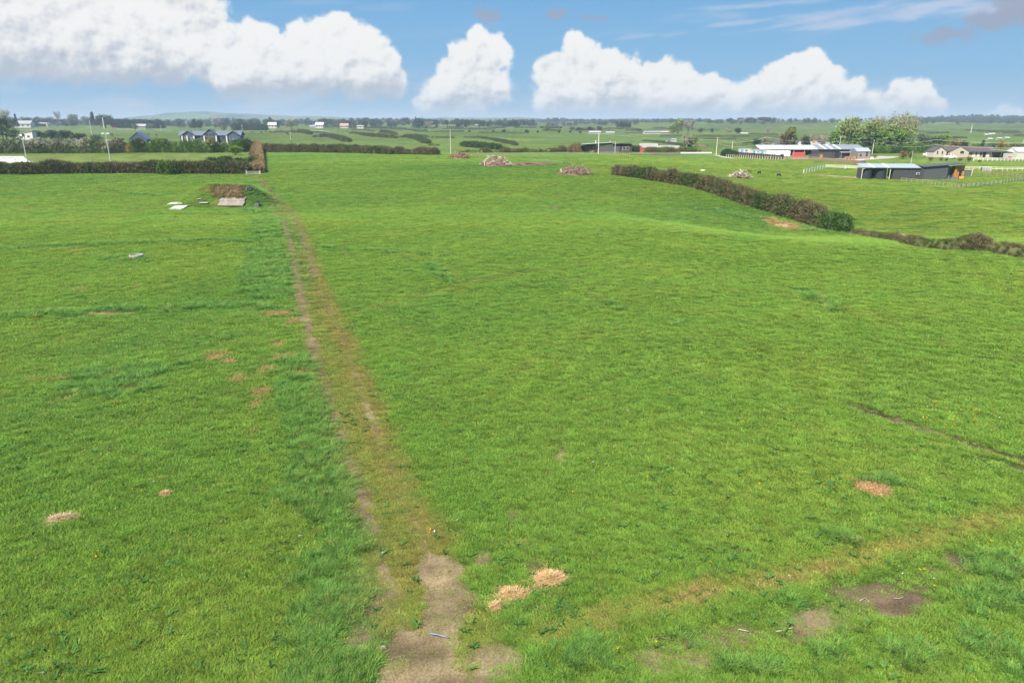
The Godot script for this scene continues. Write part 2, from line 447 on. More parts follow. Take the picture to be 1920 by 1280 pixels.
func cover(x: float, z: float) -> Color:          # the ground's own colour, seen between or instead of the blades
	var s := -z
	var c := sward(x, z)
	var r := sqrt(x * x + z * z)
	if in_meadow(x, z):
		c = MEADOW.lerp(GREEN, clampf(0.08 + 1.0 * n_mid.get_noise_2d(x * 1.3, z * 1.3), 0.0, 0.6))
	if r < 225.0:
		var wx := x + n_fine.get_noise_2d(x * 2.2, z * 2.2) * 0.5
		var ws := s + n_fine.get_noise_2d(x * 2.2 + 50.0, z * 2.2) * 0.5
		c = c.lerp(TRACK if x < 0.0 else YELLOWED, 0.8 * read(sere, wx, ws)).lerp(BLUISH, 0.7 * read(rank, wx, ws))
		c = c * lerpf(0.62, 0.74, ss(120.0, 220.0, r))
		var soil := EARTH.lerp(LOAM, clampf(ss(8.0, 14.0, x) + 0.5 * n_fine.get_noise_2d(x * 3.0, z * 3.0), 0.0, 1.0))
		c = c.lerp(soil * (0.85 + 0.5 * n_fine.get_noise_2d(x * 1.3 + 8.0, z * 1.3)), ss(0.15, 0.6, read(worn, lerpf(x, wx, 0.4), lerpf(s, ws, 0.4))))
		c = c.lerp(HAY, ss(0.2, 0.7, read(straw, lerpf(x, wx, 0.5), lerpf(s, ws, 0.5)))).lerp(OCHRE, ss(0.25, 0.7, read(clay, wx, ws)))
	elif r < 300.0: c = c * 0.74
	if z < lawn_edge and x < -79.0 - (s - 205.0) * 0.37 and r < 400.0:     # the mown paddock on the left
		c = Color(0.270, 0.375, 0.085) * (1.0 + 0.10 * sin((x * 0.7 + z * 0.7) * 1.6)) * (0.92 + 0.2 * n_mid.get_noise_2d(x, z))
	if r > 330.0:
		var f := ss(330.0, 420.0, r)
		var v := (n_cell.get_noise_2d(x, z) + 1.0) * 0.5
		var far := Color(0.130, 0.250, 0.050).lerp(Color(0.245, 0.345, 0.090), fmod(v * 7.3, 1.0))
		far = far.lerp(Color(0.19, 0.165, 0.075), 0.8 * ss(0.86, 0.9, fmod(v * 13.7, 1.0)) * ss(700.0, 1200.0, r))
		far = far * (0.95 + 0.35 * n_big.get_noise_2d(x * 0.3, z * 0.3))
		# scrub and woods on the far slopes
		far = far.lerp(Color(0.035, 0.060, 0.030), ss(0.05, 0.35, n_big.get_noise_2d(x * 0.25 + 400.0, z * 0.10)) * ss(1300.0, 2600.0, r))
		c = c.lerp(far, f)
	return c

var n_cell := FastNoiseLite.new()

func make_ground() -> void:
	var turns := PackedFloat32Array()
	var a := -180.0
	while a < 180.0:
		turns.append(deg_to_rad(a))
		a += 0.24 if absf(a) < 49.9 else 5.0
	var cols := turns.size()
	var rings := 640
	var pos := PackedVector3Array()
	var col := PackedColorArray()
	var nor := PackedVector3Array()
	pos.resize(cols * rings)
	col.resize(cols * rings)
	nor.resize(cols * rings)
	var rr := 3.0
	for j in rings:
		for i in cols:
			var x := rr * sin(turns[i])
			var z := -rr * cos(turns[i])
			pos[j * cols + i] = Vector3(x, ground(x, z), z)
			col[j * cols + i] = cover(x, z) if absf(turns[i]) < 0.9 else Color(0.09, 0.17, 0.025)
		rr *= 1.0124 if j < 560 else 1.0185
	for j in rings:
		for i in cols:
			var du := pos[j * cols + (i + 1) % cols] - pos[j * cols + posmod(i - 1, cols)]
			var dv := pos[mini(j + 1, rings - 1) * cols + i] - pos[maxi(j - 1, 0) * cols + i]
			var n := du.cross(dv).normalized()
			nor[j * cols + i] = n if n.y > 0.0 else -n
	var idx := PackedInt32Array()
	idx.resize((rings - 1) * cols * 6 + (cols - 2) * 3)
	var k := 0
	for j in rings - 1:
		for i in cols:
			var p := j * cols + i
			var q := j * cols + (i + 1) % cols
			for v in [p, p + cols, q, q, p + cols, q + cols]:
				idx[k] = v
				k += 1
	for i in range(1, cols - 1):
		for v in [0, i, i + 1]:
			idx[k] = v
			k += 1
	var arr := []
	arr.resize(Mesh.ARRAY_MAX)
	arr[Mesh.ARRAY_VERTEX] = pos
	arr[Mesh.ARRAY_NORMAL] = nor
	arr[Mesh.ARRAY_COLOR] = col
	arr[Mesh.ARRAY_INDEX] = idx
	var mesh := ArrayMesh.new()
	mesh.add_surface_from_arrays(Mesh.PRIMITIVE_TRIANGLES, arr)
	var m := StandardMaterial3D.new()
	m.resource_name = "soil and turf"
	m.vertex_color_use_as_albedo = true
	m.roughness = 0.95
	m.metallic_specular = 0.2
	m.albedo_texture = speckle(0.72, 11, 0.07)
	m.uv1_triplanar = true
	m.uv1_world_triplanar = true
	m.uv1_scale = Vector3.ONE / 4.3
	m.detail_enabled = true
	m.detail_blend_mode = BaseMaterial3D.BLEND_MODE_MUL
	m.detail_albedo = speckle(0.62, 12)
	m.detail_uv_layer = BaseMaterial3D.DETAIL_UV_2
	m.uv2_triplanar = true
	m.uv2_world_triplanar = true
	m.uv2_scale = Vector3(0.018, 0.03, 0.045)
	var o := MeshInstance3D.new()
	o.name = "ground"
	o.mesh = mesh
	o.material_override = m
	add_child(o, true)
	tag(o, "rolling green farmland reaching to the hazy hills", "", "", "structure")
	print("ground ", Time.get_ticks_msec())

# ---------------------------------------------------------------- grass
func blades(count: int, reach: float, tall: float, wide: float, lean: float, seed_: int, broad: bool = false) -> ArrayMesh:
	var r := RandomNumberGenerator.new()
	r.seed = seed_
	var st := SurfaceTool.new()
	st.begin(Mesh.PRIMITIVE_TRIANGLES)
	for i in count:
		var a := r.randf() * TAU
		var d := sqrt(r.randf()) * reach
		var root := Vector3(cos(a) * d, -0.01, sin(a) * d)
		var b := a + r.randf_range(-1.3, 1.3)
		var out := Vector3(cos(b), 0, sin(b))
		var h := tall * r.randf_range(0.55, 1.1)
		var l := lean * h * r.randf_range(0.3, 1.4)
		var side := Vector3(-out.z, 0, out.x).rotated(Vector3.UP, r.randf_range(-0.6, 0.6)) * wide * r.randf_range(0.7, 1.3)
		var mid := root + Vector3(0, h * 0.62, 0) + out * l * 0.38
		var tip := root + Vector3(0, h * (0.78 if broad else 0.95), 0) + out * l
		var tone := r.randf_range(0.72, 1.25)
		st.set_color(Color(tone, tone * r.randf_range(0.94, 1.04), tone))
		for v: Vector3 in [root - side * 0.5, mid - side * 0.45, mid + side * 0.45, root - side * 0.5, mid + side * 0.45, root + side * 0.5, mid - side * 0.45, tip, mid + side * 0.45]:
			st.add_vertex(v)
	st.generate_normals()
	return st.commit()

func leafy(called: String, back: float) -> StandardMaterial3D:
	var m := mat(called, Color(1, 1, 1), 0.75)
	m.vertex_color_use_as_albedo = true
	m.metallic_specular = 0.25
	m.backlight_enabled = true
	m.backlight = Color(back, back, back)
	m.cull_mode = BaseMaterial3D.CULL_DISABLED
	return m

func strew(called: String, label: String, mesh: Mesh, m: Material, where: Array, tint: PackedColorArray) -> MultiMeshInstance3D:
	var mm := MultiMesh.new()
	mm.transform_format = MultiMesh.TRANSFORM_3D
	mm.use_colors = true
	mm.mesh = mesh
	mm.instance_count = where.size()
	for i in where.size():
		mm.set_instance_transform(i, where[i])
		mm.set_instance_color(i, tint[i])
	var o := MultiMeshInstance3D.new()
	o.name = numbered(called)
	o.multimesh = mm
	o.material_override = m
	add_child(o, true)
	tag(o, label, "", "", "stuff")
	return o

func sow() -> void:
	var r := RandomNumberGenerator.new()
	r.seed = 7
	var turf: Array[Transform3D] = []
	var turf_c := PackedColorArray()
	var long: Array[Transform3D] = []
	var long_c := PackedColorArray()
	var hay: Array[Transform3D] = []
	var hay_c := PackedColorArray()
	var flower: Array[Transform3D] = []
	var flower_c := PackedColorArray()
	var dock: Array[Transform3D] = []
	var dock_c := PackedColorArray()
	# how many clumps stand at each distance: denser near the camera
	var steps := PackedFloat32Array()
	var total := 0.0
	var d := 13.0
	while d < 345.0:
		total += GRASS * 62.0 * pow(20.0 / maxf(20.0, d), 1.72) * d * 1.68 * (d * 0.01)
		steps.append(total)
		d *= 1.01
	var ring := 0
	for i in int(total):
		while steps[ring] < i: ring += 1
		var dist := 13.0 * pow(1.01, ring + r.randf())
		var a := r.randf_range(-0.84, 0.84)
		var x := dist * sin(a)
		var z := -dist * cos(a)
		var s := -z
		if z < lawn_edge and x < -79.0 - (s - 205.0) * 0.37: continue
		if s > 338.0: continue
		if s > 132.6 and s < 141.8 and absf(x + 54.48 * s / 133.37) < 2.75: continue      # the pit
		var grow := pow(maxf(dist, 20.0) / 20.0, 0.62)
		var meadow := in_meadow(x, z)
		var c := sward(x, z)
		var tall := 1.0 + 0.35 * n_fine.get_noise_2d(x * 1.1, z * 1.1)
		var is_long := false
		var patch := n_fine.get_noise_2d(x * 0.8 + 31.0, z * 0.8)
		if meadow:
			c = MEADOW.lerp(GREEN, clampf(0.08 + 1.0 * n_mid.get_noise_2d(x * 1.3, z * 1.3), 0.0, 0.6))
			if n_fine.get_noise_2d(x * 0.42, z * 0.42 + 40.0) > 0.30:
				c = c.lerp(DEEP, 0.6)
				tall = 1.35
			else: tall = 0.45
		elif dist < 225.0:
			var wx := x + n_fine.get_noise_2d(x * 2.2, z * 2.2) * 0.5 + r.randf_range(-0.12, 0.12)
			var ws := s + n_fine.get_noise_2d(x * 2.2 + 50.0, z * 2.2) * 0.5 + r.randf_range(-0.12, 0.12)
			var bare := read(worn, lerpf(x, wx, 0.4), lerpf(s, ws, 0.4))
			var cl := read(clay, wx, ws)
			var st := read(straw, lerpf(x, wx, 0.5), lerpf(s, ws, 0.5)) * (1.1 + 0.5 * patch)
			var ra := read(rank, wx, ws)
			var se := read(sere, wx, ws)
			var open := ss(0.22, 0.72, bare + cl * 1.4 + 0.40 * patch)
			if cl > 0.75: continue
			if r.randf() < open * 0.96:
				if cl < 0.2 and r.randf() < 0.16:
					hay.append(Transform3D(Basis.from_euler(Vector3(r.randf_range(-0.3, 0.3), r.randf() * TAU, r.randf_range(-0.3, 0.3))) * grow * r.randf_range(0.3, 0.7), Vector3(x, ground(x, z), z)))
					hay_c.append(EARTH.lerp(HAY, r.randf() * 0.5) * r.randf_range(0.7, 1.1))
				continue
			tall *= 1.0 - 0.55 * open
			if st > 0.25 and r.randf() < st * 1.1:
				hay.append(Transform3D(Basis.from_euler(Vector3(r.randf_range(-0.3, 0.3), r.randf() * TAU, r.randf_range(-0.3, 0.3))) * grow, Vector3(x, ground(x, z), z)))
				var hc := HAY.lerp(YELLOWED, r.randf() * 0.45)
				hay_c.append(hc * r.randf_range(0.75, 1.15))
				continue
			c = c.lerp(TRACK.lerp(YELLOWED, 0.3) if x < 0.0 else YELLOWED, clampf(se * (0.75 + 0.5 * patch), 0.0, 0.9))
			tall *= lerpf(1.0, 0.5, clampf(se + bare, 0.0, 1.0))
			if ra * (0.75 + 0.9 * n_fine.get_noise_2d(x * 0.55 + 11.0, z * 0.55)) + 0.45 * patch > 0.44:
				c = c.lerp(BLUISH, r.randf_range(0.2, 0.75))
				is_long = r.randf() < 0.45
				tall *= 1.25
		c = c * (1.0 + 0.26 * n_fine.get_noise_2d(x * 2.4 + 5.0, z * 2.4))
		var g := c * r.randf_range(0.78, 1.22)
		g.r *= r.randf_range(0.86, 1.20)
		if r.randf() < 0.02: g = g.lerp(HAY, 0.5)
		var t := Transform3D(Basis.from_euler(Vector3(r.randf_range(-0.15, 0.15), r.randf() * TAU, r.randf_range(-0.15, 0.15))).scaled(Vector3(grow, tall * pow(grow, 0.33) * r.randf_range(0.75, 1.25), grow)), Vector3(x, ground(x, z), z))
		if is_long:
			long.append(t)
			long_c.append(g)
		else:
			turf.append(t)
			turf_c.append(g)
		if dist < 70.0:
			var weeds := n_fine.get_noise_2d(x * 0.25 + 77.0, z * 0.25)
			if r.randf() < 0.010 + 0.05 * ss(0.15, 0.5, weeds):
				dock.append(Transform3D(Basis(Vector3.UP, r.randf() * TAU) * r.randf_range(0.6, 1.3), Vector3(x, ground(x, z) + 0.03, z)))
				dock_c.append(Color(0.075, 0.185, 0.045) * r.randf_range(0.8, 1.3))
			var bl := ss(0.34, 0.6, n_fine.get_noise_2d(x * 0.22 + 177.0, z * 0.22 + 9.0))
			if Vector2(x - gold.x, z - gold.z).length() < 2.2: bl = 6.0
			if r.randf() < 0.0006 + 0.02 * bl:
				flower.append(Transform3D(Basis(Vector3.UP, r.randf() * TAU) * r.randf_range(0.7, 1.2), Vector3(x, ground(x, z) + 0.12, z)))
				flower_c.append(Color(0.75, 0.50, 0.02) if r.randf() < 0.8 else Color(0.75, 0.75, 0.70))
	print("clumps ", turf.size(), " ", long.size(), " ", hay.size(), " ", dock.size(), " ", flower.size(), " at ", Time.get_ticks_msec())
	var m := leafy("grass blade", 0.9)
	strew("pasture_grass", "short green pasture grass covering the paddocks", blades(26, 0.15, 0.115, 0.012, 1.3, 3), m, turf, turf_c)
	strew("rank_grass", "long bluish grass along the track and the old drains", blades(34, 0.17, 0.20, 0.014, 1.3, 4), m, long, long_c)
	strew("dead_grass", "pale straw coloured dead grass lying in patches", blades(26, 0.2, 0.07, 0.012, 2.2, 5), m, hay, hay_c)
	strew("broad_leaved_weeds", "small broad leaved weeds dotted through the near pasture", blades(9, 0.05, 0.14, 0.05, 1.3, 6, true), m, dock, dock_c)
	strew("buttercups", "scattered yellow buttercups and a few white daisies", blades(5, 0.03, 0.05, 0.03, 1.6, 8, true), m, flower, flower_c)

var gold := Vector3.ZERO
const GRASS := 1.75

# ---------------------------------------------------------------- the scene
func _ready() -> void:
	var cam := Camera3D.new()
	cam.name = "camera"
	cam.position = Vector3(0, EYE, 0)
	cam.rotation.x = -PITCH
	cam.fov = 53.1301
	cam.near = 0.5
	cam.far = 20000.0
	add_child(cam)
	cam.current = true
	var env := Environment.new()
	var sky := Sky.new()
	var pan := PanoramaSkyMaterial.new()
	pan.panorama = make_sky(SKY_GAIN)
	sky.sky_material = pan
	env.background_mode = Environment.BG_SKY
	env.sky = sky
	env.tonemap_mode = Environment.TONE_MAPPER_LINEAR
	env.tonemap_exposure = EXPOSURE
	env.fog_enabled = true
	env.fog_density = 0.00015
	env.fog_light_color = Color(0.80, 0.90, 1.0)
	env.sdfgi_enabled = true
	env.ssao_enabled = true
	env.ssil_enabled = true
	var we := WorldEnvironment.new()
	we.name = "environment"
	we.environment = env
	add_child(we)
	var sun := DirectionalLight3D.new()
	sun.name = "sun"
	sun.light_energy = 1.5
	sun.light_color = Color(1.0, 0.95, 0.87)
	sun.light_angular_distance = 0.6
	sun.shadow_enabled = true
	sun.rotation = Vector3(deg_to_rad(-52), deg_to_rad(-40), 0)
	add_child(sun)
	print("sky ", Time.get_ticks_msec())

	n_big.seed = 1
	n_big.frequency = 0.012
	n_big.fractal_octaves = 3
	n_mid.seed = 2
	n_mid.frequency = 0.06
	n_mid.fractal_octaves = 3
	n_fine.seed = 3
	n_fine.frequency = 0.45
	n_fine.fractal_octaves = 3
	n_roll.seed = 4
	n_roll.frequency = 0.0022
	n_roll.fractal_octaves = 3
	n_cell.noise_type = FastNoiseLite.TYPE_CELLULAR
	n_cell.cellular_return_type = FastNoiseLite.RETURN_CELL_VALUE
	n_cell.frequency = 0.0055
	n_cell.seed = 6
	for p in [[1990, 485], [1880, 468], [1690, 455], [1600, 436], [1500, 412], [1400, 385], [1300, 352], [1220, 336], [1150, 326], [1060, 322], [1000, 310], [960, 302]]:
		var q := spot(p[0], p[1])
		hedge_line.append(Vector2(q.z, q.x))
	lawn_edge = spot(250, 324).z
	gold = spot(1790, 780)
	survey_paddock()
	make_ground()
	sow()
	furnish()

# ---------------------------------------------------------------- shapes
var boxes := {}

func box(w: float, h: float, d: float) -> BoxMesh:
	var key := Vector3(w, h, d).snapped(Vector3.ONE * 0.001)
	if not boxes.has(key):
		var b := BoxMesh.new()
		b.size = key
		boxes[key] = b
	return boxes[key]

func drum(top: float, low: float, h: float, sides: int = 10) -> CylinderMesh:
	var c := CylinderMesh.new()
	c.top_radius = top
	c.bottom_radius = low
	c.height = h
	c.radial_segments = sides
	c.rings = 1
	return c

func tri(st: SurfaceTool, a: Vector3, b: Vector3, c: Vector3) -> void:
	st.add_vertex(a)
	st.add_vertex(b)
	st.add_vertex(c)

# a flat outline (counter-clockwise, x right, y up) pulled out along z, centred
func extrude(outline: Array, d: float) -> ArrayMesh:
	var poly := PackedVector2Array()
	for p in outline: poly.append(Vector2(p[0], p[1]))
	var st := SurfaceTool.new()
	st.begin(Mesh.PRIMITIVE_TRIANGLES)
	st.set_smooth_group(-1)
	var ids := Geometry2D.triangulate_polygon(poly)
	var f := d * 0.5
	for k in range(0, ids.size(), 3):
		var a := poly[ids[k]]
		var b := poly[ids[k + 1]]
		var c := poly[ids[k + 2]]
		if (b - a).cross(c - a) < 0.0:
			var s := b
			b = c
			c = s
		tri(st, Vector3(a.x, a.y, f), Vector3(c.x, c.y, f), Vector3(b.x, b.y, f))
		tri(st, Vector3(a.x, a.y, -f), Vector3(b.x, b.y, -f), Vector3(c.x, c.y, -f))
	for k in poly.size():
		var a := poly[k]
		var b := poly[(k + 1) % poly.size()]
		tri(st, Vector3(a.x, a.y, f), Vector3(b.x, b.y, f), Vector3(b.x, b.y, -f))
		tri(st, Vector3(a.x, a.y, f), Vector3(b.x, b.y, -f), Vector3(a.x, a.y, -f))
	st.generate_normals()
	return st.commit()

func limb(st: SurfaceTool, a: Vector3, b: Vector3, ra: float, rb: float, sides: int = 5) -> void:
	var dir := (b - a).normalized()
	var u := dir.cross(Vector3.UP if absf(dir.y) < 0.9 else Vector3.RIGHT).normalized()
	var v := dir.cross(u)
	for k in sides:
		var p := u * cos(TAU * k / sides) + v * sin(TAU * k / sides)
		var q := u * cos(TAU * (k + 1) / sides) + v * sin(TAU * (k + 1) / sides)
		tri(st, a + p * ra, b + q * rb, b + p * rb)
		tri(st, a + p * ra, a + q * ra, b + q * rb)
		tri(st, b + p * rb, b + q * rb, b)
		tri(st, a + q * ra, a + p * ra, a)

func leaf(st: SurfaceTool, r: RandomNumberGenerator, at: Vector3, size: float) -> void:
	var n := Vector3(r.randfn(), r.randfn() + 0.5, r.randfn()).normalized()
	var u := n.cross(Vector3(r.randfn(), r.randfn(), r.randfn())).normalized() * size * r.randf_range(0.6, 1.2)
	var v := n.cross(u) * r.randf_range(0.45, 0.8)
	tri(st, at - u, at + v * 0.7, at + u)
	tri(st, at - u, at + u, at - v * 0.7)

# ---------------------------------------------------------------- hedges
var sprigs := {}

func sprig(twiggy: bool) -> ArrayMesh:
	if not sprigs.has(twiggy):
		var r := RandomNumberGenerator.new()
		r.seed = 21 if twiggy else 22
		var st := SurfaceTool.new()
		st.begin(Mesh.PRIMITIVE_TRIANGLES)
		st.set_smooth_group(-1)
		for i in 26:
			var d := Vector3(r.randfn(), r.randfn(), r.randfn()).normalized() * pow(r.randf(), 0.5) * 0.5
			var tone := r.randf_range(0.7, 1.3)
			st.set_color(Color(tone, tone, tone))
			if twiggy and i % 3 > 0:
				var out := (d + Vector3(0, 0.35, 0)).normalized()
				var side := out.cross(Vector3(r.randfn(), r.randfn(), r.randfn())).normalized() * 0.028
				tri(st, d * 0.4 - side, d * 0.4 + side, d + out * 0.32)
			else: leaf(st, r, d, 0.12)
		st.generate_normals()
		sprigs[twiggy] = st.commit()
	return sprigs[twiggy]

const THORN := [Color(0.140, 0.124, 0.066), Color(0.100, 0.115, 0.044), Color(0.115, 0.104, 0.056), Color(0.085, 0.118, 0.034), Color(0.175, 0.152, 0.092), Color(0.070, 0.108, 0.030)]
const OLIVE := [Color(0.105, 0.150, 0.035), Color(0.150, 0.165, 0.045), Color(0.060, 0.100, 0.025), Color(0.130, 0.110, 0.05)]
const LEAFY := [Color(0.085, 0.170, 0.030), Color(0.120, 0.210, 0.030), Color(0.050, 0.105, 0.028)]
const DARK := [Color(0.028, 0.062, 0.026), Color(0.040, 0.085, 0.030), Color(0.050, 0.075, 0.030)]
const BLOOM := [Color(0.060, 0.115, 0.040), Color(0.095, 0.165, 0.045), Color(0.120, 0.150, 0.070), Color(0.150, 0.170, 0.090)]
const FIELD := [Color(0.060, 0.088, 0.040), Color(0.085, 0.100, 0.048), Color(0.050, 0.080, 0.034)]
const DRY := [Color(0.23, 0.165, 0.085), Color(0.17, 0.145, 0.06), Color(0.27, 0.20, 0.11)]

# a hedge along points of the land: [px, py of its foot, height in pixels]
func hedge(called: String, label: String, pts: Array, wide: float, style: Array, twiggy: bool, group: String = "", bloom: float = 0.0, rough: float = 0.18) -> Node3D:
	var r := RandomNumberGenerator.new()
	r.seed = int(pts[0][0]) * 31 + int(pts[0][1])
	var path: Array[Vector3] = []
	var tall := PackedFloat32Array()
	var spots: Array[Vector3] = []
	for p in pts: spots.append(spot(p[0], p[1]))
	var step := clampf(depth(spots[0]) / 300.0, 0.35, 3.0)
	for k in spots.size() - 1:
		var n := maxi(1, int((spots[k + 1] - spots[k]).length() / step))
		for i in n + (1 if k == spots.size() - 2 else 0):
			var t := float(i) / n
			var q := spots[k].lerp(spots[k + 1], t)
			path.append(Vector3(q.x, ground(q.x, q.z), q.z))
			tall.append(lerpf(metres(pts[k][2], spots[k]), metres(pts[k + 1][2], spots[k + 1]), t))
	var base := path[0]
	var o := thing(called, label, "hedge", base, 0.0, group)
	var st := SurfaceTool.new()
	st.begin(Mesh.PRIMITIVE_TRIANGLES)
	st.set_smooth_group(0)
	var rows := []
	var places: Array[Transform3D] = []
	var tint := PackedColorArray()
	for i in path.size():
		var along := (path[mini(i + 1, path.size() - 1)] - path[maxi(i - 1, 0)]).normalized()
		var side := Vector3(-along.z, 0, along.x).normalized()
		var h := tall[i] * (1.0 + rough * 1.6 * n_mid.get_noise_2d(path[i].x * 2.6 + 9.0, path[i].z * 2.6))
		var w := wide * 0.5 * (1.0 + rough * n_mid.get_noise_2d(path[i].x * 2.0 + 90.0, path[i].z * 2.0))
		if i == 0 or i == path.size() - 1:
			w *= 0.5
			h *= 0.75
		var row := []
		for k in 7:
			var a := PI * k / 6.0
			var e := Vector2(cos(a), sin(a))
			var sq := 0.80 / maxf(absf(e.x), absf(e.y)) * 0.55 + 0.42
			row.append(path[i] - base + side * e.x * w * sq * 0.86 + Vector3.UP * (maxf(0.0, e.y) * h * sq * 0.86 - (0.15 if k % 6 == 0 else 0.0)))
		rows.append(row)
		var count := int(ceil((h * 2.0 + wide) * 3.4 / step * minf(1.0, step)))
		for j in count:
			var a := PI * r.randf()
			var e := Vector2(cos(a), sin(a))
			var sq := 0.80 / maxf(absf(e.x), absf(e.y)) * 0.55 + 0.42
			var q := path[i] - base + side * e.x * w * sq + Vector3.UP * e.y * h * sq + along * r.randf_range(-0.5, 0.5) * step
			var size := step * r.randf_range(1.3, 2.3) * clampf(h / 2.0, 0.6, 1.3) * clampf(0.8 / step, 0.75, 1.4)
			q.y = maxf(q.y, path[i].y - base.y + size * 0.2)
			places.append(Transform3D(Basis.from_euler(Vector3(r.randf_range(-0.6, 0.6), r.randf() * TAU, r.randf_range(-0.6, 0.6))) * size, q))
			var pick := n_mid.get_noise_2d((q.x + base.x) * 1.1, (q.z + base.z) * 1.1) * 1.5 + 0.5 + r.randf_range(-0.25, 0.25)
			var c: Color = style[clampi(int(pick * style.size()), 0, style.size() - 1)]
			if bloom > 0.0 and e.y > 0.55 and r.randf() < bloom * (0.5 + 1.2 * n_mid.get_noise_2d((q.x + base.x) * 0.7, 5.0)): c = Color(0.62, 0.60, 0.50)
			tint.append(c * r.randf_range(0.8, 1.25))
	st.set_color(Color(1, 1, 1))
	for i in rows.size() - 1:
		for k in 6:
			tri(st, rows[i][k], rows[i + 1][k], rows[i + 1][k + 1])
			tri(st, rows[i][k], rows[i + 1][k + 1], rows[i][k + 1])
	for i in [0, rows.size() - 1]:
		for k in range(1, 6): tri(st, rows[i][0], rows[i][k], rows[i][k + 1])
	st.generate_normals()
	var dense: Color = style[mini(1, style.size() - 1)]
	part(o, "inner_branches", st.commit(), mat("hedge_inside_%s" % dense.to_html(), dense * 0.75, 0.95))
	var mm := MultiMesh.new()
	mm.transform_format = MultiMesh.TRANSFORM_3D
	mm.use_colors = true
	mm.mesh = sprig(twiggy)
	mm.instance_count = places.size()
	for i in places.size():
		mm.set_instance_transform(i, places[i])
		mm.set_instance_color(i, tint[i])
	var f := MultiMeshInstance3D.new()
	f.name = "foliage"
	f.multimesh = mm
	f.material_override = leafy("hedge leaf", 0.4)
	o.add_child(f, true)
	return o

# ---------------------------------------------------------------- trees and shrubs
var protos := {}
# kind: [colour, second colour, leaves, leaf size, lobes, lobe radius, height of the crown's foot, squeeze towards the top, twigs]
var kinds := {
	"round": [Color(0.085, 0.170, 0.035), Color(0.130, 0.215, 0.042), 950, 0.55, 12, 2.1, 1.4, 0.3, 0],
	"dark": [Color(0.024, 0.050, 0.022), Color(0.038, 0.072, 0.028), 1000, 0.55, 14, 2.0, 1.0, 0.1, 6],
	"conifer": [Color(0.022, 0.048, 0.026), Color(0.034, 0.066, 0.032), 800, 0.5, 16, 1.7, 0.8, 0.85, 0],
	"willow": [Color(0.200, 0.260, 0.062), Color(0.140, 0.210, 0.052), 1200, 0.40, 16, 2.2, 0.8, 0.25, 40],
	"poplar": [Color(0.200, 0.250, 0.080), Color(0.225, 0.265, 0.090), 620, 0.30, 14, 1.9, 3.0, 0.1, 70],
	"bare": [Color(0.150, 0.135, 0.120), Color(0.190, 0.170, 0.150), 130, 0.22, 12, 2.1, 2.0, 0.2, 190],
	"russet": [Color(0.170, 0.130, 0.085), Color(0.140, 0.130, 0.060), 420, 0.34, 12, 2.1, 1.5, 0.2, 110],
	"olive": [Color(0.110, 0.135, 0.040), Color(0.150, 0.165, 0.045), 800, 0.50, 12, 2.1, 1.0, 0.25, 20],
	"lime": [Color(0.140, 0.230, 0.030), Color(0.100, 0.190, 0.030), 800, 0.50, 11, 2.2, 0.2, 0.3, 0],
	"gold": [Color(0.300, 0.200, 0.040), Color(0.200, 0.170, 0.045), 700, 0.48, 11, 2.1, 0.3, 0.3, 10],
	"orange": [Color(0.260, 0.120, 0.050), Color(0.130, 0.130, 0.040), 700, 0.48, 11, 2.1, 0.1, 0.2, 10],
	"grey": [Color(0.055, 0.090, 0.055), Color(0.085, 0.120, 0.070), 900, 0.50, 13, 2.1, 0.5, 0.2, 0],
}

